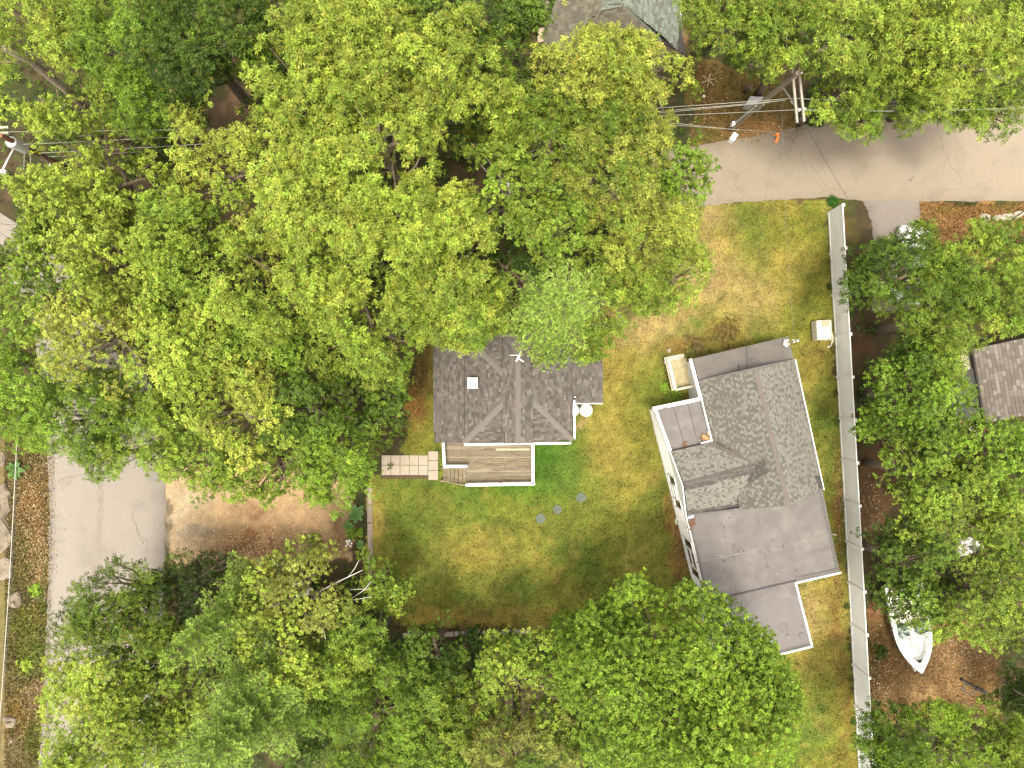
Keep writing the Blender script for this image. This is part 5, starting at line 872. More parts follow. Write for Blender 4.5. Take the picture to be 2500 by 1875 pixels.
class LL:                              # collected limbs: few -> parts of their own, many thin ones -> joined
    def __init__(s): s.t = []
    def tube(s, *a, **k): s.t.append((a, k))
    def finish(s, m, t):
        if len(s.t) <= 12:
            for a, k in s.t: e = MB(); e.tube(*a, **k); e.build('limb', m, t)
        else:
            e = MB()
            for a, k in s.t: e.tube(*a, **k)
            e.build('limbs', m, t, stuff=True)
def tree(u, v, rpx, h, kind, c1, c2, tipf, label, bark='bark', base=None, extra=(), dens=1.0, flat=1.0, group=None, seed=None, name='tree', cat='tree', low=None, lobes=None, tw=1.0):
    sd_ = seed if seed is not None else int(u * 7 + v * 13); r = np.random.default_rng(sd_)
    gx = P(u, v, .7 * h); g0 = gh(gx.x, gx.y); R0 = rpx * (CAM_H - .7 * h) / FPX; Hc = min(.5 * h * .8, R0 * 1.05 * flat) if low is None else (h - low) / 2; zc = h - Hc; C0 = P(u, v, zc); R = rpx * (CAM_H - zc) / FPX
    bp = P(base[0], base[1], 0) if base else Vector((C0.x + r.normal() * .2, C0.y + r.normal() * .2, 0)); 
    if not base:
        e = P(u, v, 0)
        for k in range(11):
            uu, vv = UV(bp.x, bp.y, 0.0)
            if not any(inpoly(np.array([uu + a]), np.array([vv + b]), poly)[0] for poly in OPEN for a, b in ((0, 0), (22, 0), (-22, 0), (0, 22), (0, -22))): break
            bp = Vector((C0.x, C0.y, 0)).lerp(e, (k + 1) / 10)
    bp.z = gh(bp.x, bp.y); t = thing(name, label, cat, tuple(bp), group)
    n, L, Wd, dn = KIND[kind]; c1, c2 = np.array(c1) * KL, np.array(c2) * KL; cen = np.array(C0); P_, A_, K_ = [], [], []; limb = LL(); nl = int((15 + 9.5 * R) if lobes is None else lobes)
    tr = (.05 + .013 * h + .02 * R) * tw; mb = MB(); topz = zc + Hc * .35; pt = [bp + Vector((0, 0, -.2)), bp.lerp(C0, .35) + Vector((r.normal() * .1, r.normal() * .1, 0)), Vector((C0.x + r.normal() * .15, C0.y + r.normal() * .15, zc)), Vector((C0.x, C0.y, topz))]
    pt[1].z = bp.z + (zc - bp.z) * .45; mb.tube(pt, [tr * 1.25, tr, tr * .7, tr * .25], 8); mb.build('trunk', M[bark], t, smooth=True)
    def limbto(tgt, r0=.045):
        q = pt[2].lerp(pt[1], r.uniform(0, .7)); m_ = q.lerp(Vector(tgt), .55) + Vector((r.normal() * .15, r.normal() * .15, .15)); limb.tube([q, m_, Vector(tgt)], [r0 + tr * .25, r0, r0 * .35], 5, cap=False)
    if kind == 'needle':
        lev = int(h * 1.5)
        for i in range(lev):
            f = i / (lev - 1); z = bp.z + h * (.22 + .78 * f); br = R * (1 - f) ** .75 + .15; axp = np.array(bp.lerp(Vector((C0.x, C0.y, h)), (z - bp.z) / h))
            nb_ = 6 if f < .8 else 4; a0 = r.random() * 6.28
            for k in range(nb_):
                a = a0 + k * 2 * math.pi / nb_ + r.normal() * .2; bl = br * r.uniform(.5, 1.25); d = np.array([math.cos(a), math.sin(a), .12 + .5 * f]); s = np.array([-math.sin(a), math.cos(a), 0]); m = max(3, int(bl / .16)); tt = (np.arange(m) + .6) / m
                tipc = axp + d * bl; limb.tube([Vector(axp), Vector(tipc)], [.03, .008], 4, cap=False); kcol = c1 + (c2 - c1) * np.clip(r.normal(tipf, .2), 0, 1)
                for x in tt:
                    w_ = bl * .42 * (1 - x) + .10; ns = max(1, int(w_ / .14))
                    for sg in (-1, 1):
                        q = (np.arange(ns) + .5) / ns * w_; pp = axp + d * bl * x + (s * sg * .85 + d * .5)[None] * q[:, None] + r.normal(0, .03, (ns, 3)); P_.append(pp); A_.append(np.tile(s * sg * .5 + d * .9 + np.array([0, 0, .55]), (ns, 1)) + r.normal(0, .2, (ns, 3))); K_.append(np.tile(kcol, (ns, 1)) * (1 + r.normal(0, .12, (ns, 1))))
    else:
        dirs = unit(r.normal(size=(nl, 3))); dirs[:, 2] = np.where(dirs[:, 2] < -.45, -dirs[:, 2], dirs[:, 2]); fr = r.uniform(.25, .90, nl) ** .75
        rl = np.maximum(R * r.uniform(.18, .34, nl), .45); nm_ = int(5 + 2.2 * R); md = unit(r.normal(size=(nm_, 3)) + [0, 0, .35]); mi = r.integers(nm_, size=nl); mc = md * r.uniform(.5, .78, (nm_, 1)); mcol = r.uniform(.8, 1.2, nm_)
        dirs = np.where((r.random(nl) < .55)[:, None], mc[mi] + dirs * .27, dirs * fr[:, None]); fr = np.ones(nl); lc = cen + dirs * np.array([R, R, Hc]); dirs = unit(dirs)
        for i in range(nl):
            lcol = c1 + (c2 - c1) * np.clip(r.normal(tipf, .28), 0, 1); lcol = lcol * r.uniform(.85, 1.15) * mcol[mi[i]]
            if kind == 'shoot':
                ns = int(5 + 5 * rl[i]); hit = False
                for k in range(ns):
                    b0 = lc[i] + r.normal(0, .45 * rl[i], 3); d = unit((dirs[i] * .45 + np.array([0, 0, 1.0]) + r.normal(0, .25, 3))[None])[0]; ln = r.uniform(.7, 1.7); m = int(ln / .11); x = np.arange(m) / m
                    P_.append(b0 + d * (x * ln)[:, None] + r.normal(0, .12, (m, 3)) * (1.15 - x)[:, None]); A_.append(np.tile(d * .6 + [0, 0, .5], (m, 1)) + r.normal(0, .45, (m, 3))); K_.append(np.tile(lcol, (m, 1)) * (1 + r.normal(0, .14, (m, 1))))
                    (limb.tube([Vector(b0), Vector(b0 + d * ln * .9)], [.014, .005], 3, cap=False) if keep(b0[None], r, 1)[0] else None)
            else:
                m = max(6, int(dens * dn * 4 * math.pi * rl[i] ** 2 * .66)); dd = unit(r.normal(size=(m, 3)) + np.array([0, 0, .35]) + dirs[i] * .3); q = r.uniform(.55, 1.08, (m, 1)); la = unit((dirs[i] * .55 + np.array([0, 0, .9]) + r.normal(0, .2, 3))[None])[0]
                off = dd * q; al_ = off @ la; kp = (al_ > -.3) | (r.random(m) < .35); off = (off + la * (al_ * .55)[:, None] - (off - la * al_[:, None]) * (np.clip(al_, 0, 1) * .35)[:, None])[kp]; dd = dd[kp]; m = len(dd)
                P_.append(lc[i] + off * rl[i] + r.normal(0, .05, (m, 3))); A_.append(dd * .7 + np.array([0, 0, .75]) + r.normal(0, .3, (m, 3))); K_.append(np.tile(lcol, (m, 1)) * (1 + r.normal(0, .2, (m, 1))) * (1 + r.normal(0, .05, (m, 3))))
            if keep(lc[i:i + 1], r, 1)[0] and keep((lc[i:i + 1] + np.array([[C0.x, C0.y, zc]])) / 2, r, 1)[0]: limbto(lc[i])
    Pp, Ap, Kp = np.concatenate(P_), np.concatenate(A_), np.concatenate(K_); ok = keep(Pp, r) & (Pp[:, 2] > .35); Pp, Ap, Kp = Pp[ok], Ap[ok], Kp[ok]
    kk = FPX / (CAM_H - Pp[:, 2]); uu = Pp[:, 0] * kk + 1250; vv = 937.5 - Pp[:, 1] * kk; ins = (uu > -130) & (uu < 2630) & (vv > -130) & (vv < 2005); Pp, Ap, Kp = Pp[ins], Ap[ins], Kp[ins]
    PEND.append((t, kind, n, L, Wd, Pp, Ap, Kp, uu[ins], vv[ins]))
    limb.finish(M['bark' if bark == 'birch' else bark], t)
    for (pts, r0, r1, mm) in extra:
        q = [P(*p) for p in pts]; k = len(q); e = MB(); e.tube(q, [r0 + (r1 - r0) * i / (k - 1) for i in range(k)], 7); e.build('branch', M[mm], t, smooth=True)
    return t
def leaf_out():                        # full leafage where the canopy can be seen, thinner deep inside it
    top = np.full((340, 260), -1.0)
    for (t, kind, n, L, Wd, Pp, Ap, Kp, u, v) in PEND:
        np.maximum.at(top, (np.clip((u + 130) / 8.2, 0, 339).astype(int), np.clip((v + 130) / 8.2, 0, 259).astype(int)), Pp[:, 2])
    r = np.random.default_rng(99)
    for (t, kind, n, L, Wd, Pp, Ap, Kp, u, v) in PEND:
        dz = top[np.clip((u + 130) / 8.2, 0, 339).astype(int), np.clip((v + 130) / 8.2, 0, 259).astype(int)] - Pp[:, 2]
        off = (u < -20) | (u > 2520) | (v < -20) | (v > 1895)
        k = r.random(len(Pp)) < np.interp(dz, [0, .5, 1.0, 1.8, 3.5], [1, .88, .50, .24, .12]) * np.where(off, .35, 1.0); Pp, Ap, Kp = Pp[k], Ap[k], Kp[k]
        if kind == 'oak':      # flowering twig ends: a few orange-tan bracts in the middle of a rosette
            s = r.random(len(Pp)) < .13; V2, F2, c2_ = rosettes(Pp[s] + [0, 0, .03], Ap[s], np.tile([.26, .15, .04], (s.sum(), 1)), 3, .09, .035, r, (.5, 1.2))
        if kind == 'needle': V, F, c = rosettes(Pp, Ap, Kp, n, L, Wd, r, (.35, 1.25), .12, .05, .5)
        else: V, F, c = rosettes(Pp, Ap, Kp, n, L, Wd, r)
        if kind == 'oak' and s.any(): F = np.concatenate([F, F2 + len(V)]); V = np.concatenate([V, V2]); c = np.concatenate([c, c2_])
        TOTAL[0] += len(F)
        npmesh('crown', V, F, M['needle' if kind == 'needle' else 'leaf'], t, col=c)
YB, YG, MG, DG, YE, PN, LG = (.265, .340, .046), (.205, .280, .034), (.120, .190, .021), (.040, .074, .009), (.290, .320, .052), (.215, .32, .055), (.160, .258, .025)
BR = [((968, 450, 6.6), (962, 430, 7.5), (945, 385, 9.2), (925, 335, 11), (915, 295, 12.2)), .10, .04, 'bark2']
TREES = [
 (110, 70, 185, 13, 'lance', YG, YB, .6, 'pale yellow-green tree in the top left corner with a long bare leaning trunk', dict(dens=.75, extra=[([(236, 282, 3), (150, 210, 6), (75, 150, 8.5), (10, 118, 10.5)], .24, .15, 'bark2'), ([(75, 150, 8.5), (40, 150, 9.2), (0, 152, 10)], .07, .03, 'bark2'), ([(135, 190, 6.8), (120, 150, 8), (60, 125, 9.5)], .05, .02, 'bark2')])),
 (345, 190, 165, 12, 'lance', MG, LG, .75, 'bright green feathery tree right of the bare leaning trunk', {}),
 (500, 120, 165, 14, 'oak', DG, MG, .35, 'dark green long-leaved tree left of the bare brown ground patch at the top', {}),
 (250, 60, 120, 11, 'lance', MG, LG, .6, 'mid green tree at the top edge between the corner tree and the dark one', {}),
 (680, 60, 140, 13, 'oak', DG, MG, .35, 'dark green oak at the top edge right of the bare brown ground patch', {}),
 (660, 210, 70, 8, 'oak', DG, MG, .4, 'small dark tree directly right of the brown ground patch', {}),
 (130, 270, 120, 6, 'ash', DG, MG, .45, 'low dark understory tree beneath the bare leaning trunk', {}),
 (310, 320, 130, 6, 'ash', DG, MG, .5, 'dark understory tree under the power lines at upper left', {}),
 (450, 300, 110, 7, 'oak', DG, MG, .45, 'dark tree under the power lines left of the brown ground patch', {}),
 (900, 110, 220, 15, 'oak', YG, YB, .75, 'large bright yellow-green oak at the top left of centre', {}),
 (760, 240, 150, 14, 'oak', YG, YB, .7, 'bright oak whose lobes point left over the brown ground patch', {}),
 (930, 345, 170, 14, 'oak', YG, YB, .6, 'yellow-green oak opening on a forked bare tan trunk in its crown', dict(bark='bark2', base=(1006, 515), tw=.55, extra=[BR, ([(968, 445, 6.8), (990, 432, 7.3), (1015, 405, 8), (1030, 372, 8.8)], .07, .03, 'bark2'), ([(955, 410, 8), (930, 375, 9), (912, 345, 9.8)], .06, .03, 'bark2'), ([(965, 430, 7.5), (962, 360, 9.6), (955, 270, 12)], .06, .025, 'bark2'), ([(900, 432, 7), (850, 425, 7.4), (780, 407, 8)], .045, .02, 'bark2'), ([(1015, 405, 8), (1025, 420, 8), (1040, 428, 8)], .025, .01, 'bark2')])),
 (1090, 190, 170, 14, 'oak', YG, YB, .65, 'bright oak right of the large one at top centre', {}),
 (1180, 80, 140, 12, 'ash', DG, MG, .4, 'blue-dark green tree at the top edge left of the sage roofed house', {}),
 (1060, 20, 120, 13, 'ash', DG, MG, .5, 'dark tree crown cut by the top edge above the centre', {}),
 (1270, 40, 90, 11, 'maple', DG, MG, .5, 'dark green maple touching the left side of the sage roof', {}),
 (1225, 310, 130, 11, 'oak', DG, YG, .55, 'dark oak with yellow tips in the dip between two bright crowns', {}),
 (1430, 190, 150, 13, 'oak', YG, YE, .55, 'yellow oak growing in front of the sage roofed house', {}),
 (1580, 200, 120, 13, 'oak', YG, YE, .55, 'yellow oak right of the one before the sage roof, beside the brown verge', dict(base=(1592, 130))),
 (1490, 390, 170, 12, 'oak', MG, YE, .5, 'yellow-tipped oak over the hidden west end of the right road', {}),
 (1340, 350, 120, 12, 'oak', MG, YG, .5, 'medium green oak left of the yellow-tipped one above the road end', {}),
 (1650, 430, 110, 10, 'maple', MG, LG, .4, 'round green maple overhanging the end of the right hand road', {}),
 (1240, 460, 120, 12, 'birch', MG, YG, .5, 'small-leaved birch with white stem flashes in the upper centre', dict(bark='birch', extra=[([(1222, 468, 7), (1222, 430, 8.5)], .06, .05, 'birch'), ([(1263, 476, 7), (1264, 452, 8)], .04, .03, 'birch')])),
 (1355, 560, 105, 11, 'maple', MG, YG, .45, 'compact round small-leaved tree above the blue-green pine', {}),
 (1360, 470, 80, 10, 'lance', YG, YB, .5, 'small feathery tree just right of the white-stemmed birch', {}),
 (1580, 560, 140, 12, 'lance', YG, YE, .5, 'feathery yellow-green tree leaning over the dry lawn corner by the road', {}),
 (1630, 680, 120, 10, 'oak', MG, YB, .5, 'yellow-green oak whose tip reaches farthest right over the lawn', {}),
 (1490, 700, 130, 10, 'oak', MG, YG, .6, 'medium green oak right of the blue-green pine', {}),
 (1362, 758, 150, 17, 'needle', PN, (.27, .38, .07), .5, 'blue-green pine hanging over the north side of the cottage roof', dict(base=(1338, 797), low=2)),
 (1430, 820, 95, 7, 'lance', MG, YG, .55, 'low feathery tree between the pine and the lawn, above the cottage annex', dict(base=(1440, 790))),
 (800, 540, 190, 15, 'oak', YG, YB, .8, 'big glowing oak left of centre below the forked trunk', {}),
 (980, 540, 160, 14, 'oak', YG, YB, .6, 'bright oak with orange twig ends in the very centre of the wood', {}),
 (1120, 600, 140, 12, 'oak', YG, YB, .6, 'oak immediately left of the pine, above the cottage roof', {}),
 (1060, 740, 160, 12, 'oak', MG, YB, .6, 'oak drooping over the north west corner of the cottage roof', {}),
 (1170, 760, 90, 9, 'oak', MG, YB, .55, 'smaller oak branch crown covering the cottage roof left of its antenna', dict(base=(1150, 760))),
 (720, 720, 170, 13, 'oak', YG, YB, .55, 'oak with a ragged dark gap on its upper side left of centre', {}),
 (900, 810, 150, 12, 'oak', MG, YB, .5, 'oak left of the cottage with a shaded lower edge', {}),
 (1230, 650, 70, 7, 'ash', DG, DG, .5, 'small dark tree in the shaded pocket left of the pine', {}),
 (590, 420, 160, 13, 'ash', YG, YE, .5, 'yellowish tree below the power lines left of the big oaks', {}),
 (480, 630, 160, 12, 'ash', MG, YG, .6, 'dense medium green tree between feathery tree and the big oaks', {}),
 (270, 460, 210, 11, 'shoot', YG, YB, .6, 'feathery bright tree with upright shoots below the left power lines', {}),
 (90, 560, 150, 9, 'shoot', MG, YG, .6, 'feathery green tree at the left edge beside the road patch', {}),
 (310, 640, 130, 11, 'shoot', YG, YB, .7, 'pale feathery crown below the biggest feathery tree', {}),
 (130, 720, 150, 10, 'maple', MG, YG, .5, 'medium green maple at the left edge halfway down', {}),
 (290, 810, 150, 11, 'ash', YG, YE, .75, 'yellow-leaved tree with thin bare twigs in the left middle', dict(dens=.75, extra=[([(320, 850, 7), (260, 835, 8), (210, 860, 8.5)], .04, .015, 'bark2'), ([(350, 870, 7), (400, 880, 7.6), (430, 850, 8)], .04, .015, 'bark2'), ([(300, 880, 7), (270, 850, 8), (250, 800, 9)], .03, .012, 'bark2')])),
 (90, 950, 160, 10, 'lance', MG, LG, .75, 'long-leaved bright green tree above the left verge', {}),
 (250, 1010, 140, 9, 'lance', MG, LG, .5, 'long-leaved green tree shading the top of the left road', {}),
 (520, 860, 160, 12, 'ash', YG, YB, .65, 'light yellow-green tree left of the shaded gap beside the oaks', {}),
 (440, 760, 120, 11, 'ash', YG, YB, .5, 'light green tree above the yellow-leaved one', {}),
 (660, 880, 120, 11, 'maple', MG, LG, .4, 'green maple tucked below the oaks left of the cottage', {}),
 (620, 1000, 130, 12, 'ash', YG, YE, .5, 'yellow-green tree with ragged edge over a deep dark gap', {}),
 (400, 1060, 130, 9, 'lance', MG, YG, .45, 'medium green tree overhanging the right edge of the left road', {}),
 (270, 1110, 75, 7, 'lance', MG, MG, .5, 'small low branch crown hanging out over the left road', {}),
 (550, 1120, 130, 9, 'ash', MG, YG, .6, 'yellow-green tree drooping over the sandy parking strip', {}),
 (760, 990, 130, 11, 'maple', DG, MG, .7, 'darker green maple between cottage and parking strip', {}),
 (830, 1130, 135, 9, 'lance', MG, LG, .85, 'clear green long-leaved tree at the corner above the retaining wall', {}),
 (950, 980, 80, 8, 'maple', DG, MG, .8, 'rounded green tree closest to the west side of the cottage', dict(base=(965, 975))),
 (690, 1130, 100, 8, 'ash', MG, YG, .45, 'mid green tree at the middle of the parking strip edge', {}),
 (310, 1450, 165, 10, 'yew', DG, YG, .4, 'dark narrow-leaved tree leaning over the lower left road', dict(dens=1.5)),
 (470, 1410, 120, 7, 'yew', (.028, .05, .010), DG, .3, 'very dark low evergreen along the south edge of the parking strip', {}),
 (370, 1560, 110, 8, 'ash', MG, YG, .5, 'medium green tree over the lower left road between the dark one and the corner', dict(dens=1.4)),
 (390, 1770, 110, 9, 'ash', MG, YG, .5, 'yellow-green tree at the bottom edge beside the corner tree', {}),
 (255, 1740, 215, 11, 'ash', YG, YB, .6, 'bright yellow-green tree in the bottom left corner beside the road', dict(dens=1.25)),
 (450, 1610, 120, 9, 'ash', DG, YG, .4, 'dark green tree between bottom left crown and the pines', {}),
 (560, 1500, 115, 14, 'needle', PN, (.27, .38, .07), .5, 'slender blue-green pine pointing up toward the parking strip', dict(low=2)),
 (620, 1720, 200, 15, 'needle', (.22, .34, .065), (.27, .38, .075), .5, 'broad yellow-green pine at the bottom left of centre', dict(low=2.5)),
 (510, 1800, 120, 11, 'needle', (.21, .32, .06), (.25, .36, .07), .5, 'pine cut by the bottom edge left of the broad pine', dict(low=2)),
 (740, 1440, 140, 10, 'birch', YG, (.20, .22, .045), .6, 'pale thin-leaved tree with bare white branches beside the retaining wall', dict(dens=1.0, bark='birch', base=(735, 1425), extra=[([(780, 1444, 7.5), (830, 1418, 8), (885, 1392, 8.4)], .03, .012, 'birch'), ([(850, 1408, 8), (866, 1388, 8.3), (876, 1368, 8.6)], .018, .008, 'birch'), ([(853, 1466, 7.5), (909, 1457, 8)], .02, .008, 'birch'), ([(853, 1439, 7.5), (902, 1438, 8)], .016, .007, 'birch'), ([(753, 1425, 8), (730, 1424, 8.2), (706, 1431, 8.4)], .03, .012, 'birch'), ([(852, 1474, 7.2), (864, 1500, 7.4)], .024, .01, 'birch'), ([(860, 1460, 7.2), (890, 1440, 7.7), (905, 1420, 8)], .022, .01, 'birch'), ([(785, 1520, 8), (795, 1560, 8.5)], .025, .01, 'birch')])),
 (700, 1580, 130, 10, 'birch', YG, YB, .45, 'pale small-leaved tree below the one with white branches', {}),
 (930, 1420, 90, 7, 'birch', MG, YG, .55, 'small-leaved green tree standing on the south west lawn corner', {}),
 (880, 1590, 130, 9, 'lance', MG, YG, .4, 'medium green tree south of the lawn corner', {}),
 (930, 1740, 170, 10, 'lance', MG, LG, .4, 'dense green tree at the bottom centre left', {}),
 (770, 1790, 120, 10, 'needle', (.11, .175, .035), (.14, .21, .04), .5, 'soft pine right of the broad pine at the bottom edge', dict(low=2)),
 (1060, 1600, 110, 8, 'maple', DG, MG, .5, 'dark maple south of the lawn timbers', {}),
 (1080, 1790, 160, 10, 'lance', MG, YG, .35, 'mid green tree at the bottom edge centre', {}),
 (1260, 1650, 140, 10, 'birch', MG, YG, .7, 'small-leaved yellowish tree left of the big round maple', {}),
 (1260, 1810, 150, 11, 'lance', MG, (.32, .25, .09), .3, 'tree with dry tan twig ends at the bottom edge left of the big maple', {}),
 (1360, 1560, 90, 6, 'lance', MG, LG, .35, 'low green tree on the south lawn edge left of the big maple', {}),
 (1180, 1570, 70, 5, 'maple', DG, DG, .5, 'low dark bush behind the lawn timbers', dict(low=.6, name='shrub', cat='shrub')),
 (1640, 1650, 300, 14, 'maple', MG, (.16, .25, .022), .75, 'huge bright round maple at the bottom right of centre covering the house corner', dict(dens=.9, lobes=110)),
 (1480, 1520, 130, 9, 'maple', MG, LG, .7, 'bright maple on the lawn at the upper left of the huge one', {}),
 (1450, 1800, 120, 9, 'maple', DG, MG, .6, 'shaded green tree at the bottom left of the huge maple', {}),
 (2180, 680, 155, 9, 'lance', DG, MG, .55, 'dark green tree over the white car behind the fence', {}),
 (2330, 640, 150, 9, 'lance', MG, YG, .4, 'green tree with yellow flecks right of the covered white car', {}),
 (2440, 580, 100, 7, 'lance', MG, MG, .5, 'small tree beside the pale stones at the right edge', {}),
 (2290, 800, 150, 9, 'lance', MG, YG, .5, 'tree above the taupe roof with bright twig ends', {}),
 (2420, 740, 110, 9, 'lance', MG, YG, .6, 'tree cut by the right edge just above the taupe roof', {}),
 (2230, 960, 150, 9, 'maple', DG, LG, .6, 'bright green tree along the fence left of the taupe roof', {}),
 (2390, 1090, 130, 9, 'maple', MG, LG, .6, 'green tree directly below the taupe roof', {}),
 (2220, 1150, 100, 8, 'birch', MG, YG, .4, 'thin small-leaved tree above the bare brown soil by the fence', dict(dens=.8)),
 (2300, 1230, 140, 9, 'ash', MG, YG, .55, 'yellow-green tree right of the bare brown soil', dict(dens=.85)),
 (2440, 1290, 130, 9, 'ash', MG, YB, .5, 'yellow-green tree at the right edge below the taupe roof', dict(dens=.85)),
 (2190, 1370, 130, 8, 'birch', DG, MG, .45, 'dark round-leaved tree pressing over the fence above the boat', {}),
 (2340, 1430, 160, 9, 'ash', MG, YG, .6, 'broad yellow-green tree overhanging the stern of the boat', {}),
 (2470, 1480, 100, 8, 'ash', DG, YG, .4, 'shaded tree at the right edge beyond the boat', {}),
 (2180, 1800, 120, 9, 'lance', DG, LG, .5, 'green tree growing over the bottom end of the fence', {}),
 (2320, 1830, 150, 10, 'lance', MG, (.165, .25, .022), .7, 'bright green tree at the bottom edge right of the fence', {}),
 (2470, 1680, 120, 11, 'needle', (.06, .10, .022), (.085, .13, .028), .4, 'dark green spruce at the right edge beside the dirt', dict(low=1, base=(2480, 1690), tw=.3)),
 (2460, 1840, 100, 10, 'lance', MG, YB, .6, 'yellow-green tree in the bottom right corner', {}),
 (1760, 60, 140, 13, 'oak', MG, YG, .5, 'medium oak at the top edge right of the sage roofed house', dict(base=(1735, 95))),
 (1900, 40, 130, 13, 'oak', MG, YG, .6, 'oak at the top edge above the right utility pole', {}),
 (1870, 150, 100, 8, 'oak', DG, MG, .5, 'dark tree directly behind the right utility pole', dict(base=(1850, 230))),
 (2030, 110, 140, 13, 'lance', MG, YB, .6, 'bright feathery tree right of the utility pole at the top', {}),
 (2190, 60, 140, 13, 'lance', YG, YB, .5, 'yellow-green tree at the top edge above the right road', {}),
 (2330, 130, 150, 13, 'lance', YG, YB, .7, 'pale bright tree with bare limbs at the top right', dict(extra=[([(2460, 200, 5), (2380, 165, 7), (2300, 155, 8)], .10, .04, 'bark2'), ([(2420, 180, 6), (2350, 140, 8), (2300, 148, 9)], .06, .03, 'bark2'), ([(2370, 160, 7), (2360, 140, 7.5), (2356, 120, 8)], .03, .012, 'bark2')])),
 (2460, 90, 130, 13, 'lance', MG, YB, .5, 'bright tree in the top right corner', {}),
 (2050, 240, 110, 10, 'lance', MG, YG, .6, 'tree overhanging the road just right of the utility pole', {}),
 (2100, 300, 70, 8, 'lance', MG, LG, .7, 'drooping branch crown lowest over the right road', {}),
 (2230, 250, 120, 10, 'lance', MG, YG, .6, 'tree overhanging the middle of the right road', {}),
 (2400, 270, 120, 9, 'lance', MG, YG, .55, 'tree overhanging the far right end of the road', {}),
 (1955, 290, 55, 5, 'maple', DG, DG, .5, 'small dark maple at the foot of the right pole beside the road', dict(base=(1950, 300), low=1)),
 (1830, 215, 45, 3.2, 'maple', DG, MG, .5, 'low dark shrub behind the pale grey utility cabinet', dict(low=.4, name='shrub', cat='shrub', base=(1818, 222))),
]
for (u, v, rp, h, kd, c1, c2, tf_, lab, kw) in TREES: tree(u, v, rp, h, kd, c1, c2, tf_, lab, **kw)
leaf_out()
# low plants
r = np.random.default_rng(77); n = 13000; u = r.uniform(-60, 2560, n); v = r.uniform(-60, 1940, n); ok = np.ones(n, bool)
for poly in OPEN + [LAWN, [(1335, 0), (1680, 0), (1680, 140), (1335, 140)], [(2330, 780), (2600, 740), (2600, 1080), (2330, 1080)], [(1050, 780), (1420, 780), (1420, 1100), (1050, 1100)], [(380, 1100), (900, 1120), (900, 1390), (380, 1390)], [(110, 980), (408, 980), (408, 1900), (90, 1900)], [(1380, 360), (2600, 250), (2600, 500), (1380, 520)], [(2100, 480), (2260, 480), (2290, 780), (2100, 780)], [(2150, 1400), (2300, 1400), (2300, 1660), (2150, 1660)]]: ok &= ~inpoly(u, v, poly)
for q_ in ((2130, 1240, 45, 60), (570, 240, 50, 50), (540, 310, 50, 40)): ok &= ((u - q_[0]) / q_[2]) ** 2 + ((v - q_[1]) / q_[3]) ** 2 > 1
u, v = u[ok], v[ok]; x = (u - 1250) * CAM_H / FPX; y = -(v - 937.5) * CAM_H / FPX; dn_ = vnoise(x, y, 1.2, 88) > .36; x, y = x[dn_], y[dn_]
pos = np.stack([x, y, samp(ZG, x, y) + r.uniform(.1, .75, len(x))], 1); V, F, c = rosettes(pos, np.tile([0, 0, 1.0], (len(x), 1)) + r.normal(0, .3, (len(x), 3)), np.array([[.045, .075, .010]]) * (1 + r.normal(0, .3, (len(x), 1))), 5, .24, .13, r)
gc = npmesh('ground_cover', V, F, M['leaf'], col=c); gc['kind'] = 'stuff'; tag(gc, 'dark leafy undergrowth covering the woodland floor', 'undergrowth')
def shrub(lab, u, v, r_m, h, n, c, kind='ash', seed=1, nm='shrub', cat='plant'):
    r = np.random.default_rng(seed); p = GP(u, v); t = thing(nm, lab, cat, tuple(p)); k, L, Wd, _ = KIND[kind]; d = unit(r.normal(size=(n, 3)) + [0, 0, .5]); pos = np.array(p) + d * r.uniform(.3, 1, (n, 1)) * [r_m, r_m, h]; pos[:, 2] = np.maximum(pos[:, 2], p.z + .04)
    V, F, c_ = rosettes(pos, d * .6 + [0, 0, .6], np.tile(c, (n, 1)) * (1 + r.normal(0, .2, (n, 1))), k, L * .8, Wd * .8, r); npmesh('foliage', V, F, M['leaf'], t, col=c_)
    mb = MB()
    for i in range(6): a = r.random() * 6.28; mb.tube([p, p + Vector((math.cos(a) * r_m * .5, math.sin(a) * r_m * .5, h * .7))], [.015, .006], 4)
    mb.build('stem', M['bark'], t)
shrub('leafy weeds beside the west edge of the small side deck', 1623, 945, .35, .4, 40, LG, 'lance', 1); shrub('low green weeds in the shade below the small side deck', 1650, 962, .4, .3, 40, MG, 'lance', 2)
shrub('dry brown weeds along the north wall of the angled house, right clump', 1775, 806, 1.0, .35, 110, (.13, .095, .03), 'yew', 3); shrub('dry brown weeds along the north wall of the angled house, left clump', 1700, 850, 1.1, .3, 100, (.11, .085, .03), 'yew', 4)
shrub('large-leaved green plant by the south end of the white west wall', 1690, 1424, .42, .8, 26, LG, 'maple', 5); shrub('green tuft growing at the road edge near the fence end', 2032, 492, .4, .2, 70, (.03, .10, .012), 'yew', 6)
shrub('tall grass tuft at the base of the fence beside the flat roof', 2050, 1235, .25, .3, 40, (.16, .12, .05), 'yew', 7); shrub('leafy green bush below the fern at the retaining wall', 862, 1300, .5, .5, 70, MG, 'maple', 8); shrub('small bush right of the fern bed against the timber wall', 882, 1302, .3, .5, 40, LG, 'lance', 9)
shrub('leafy sapling standing alone on the sandy parking strip', 768, 1312, .55, 1.6, 60, MG, 'maple', 10); shrub('low green weeds on the verge left of the lower left road', 88, 1440, .5, .25, 60, LG, 'ash', 11); shrub('weed clump at the lower left verge', 62, 1620, .6, .3, 80, YG, 'ash', 12)
shrub('green weeds between the fence and the bow of the boat', 2148, 1590, .5, .3, 70, DG, 'ash', 13); shrub('sparse brown-green bush against the fence right of the angled house', 2140, 1060, .7, 1.4, 110, (.085, .075, .03), 'birch', 14)
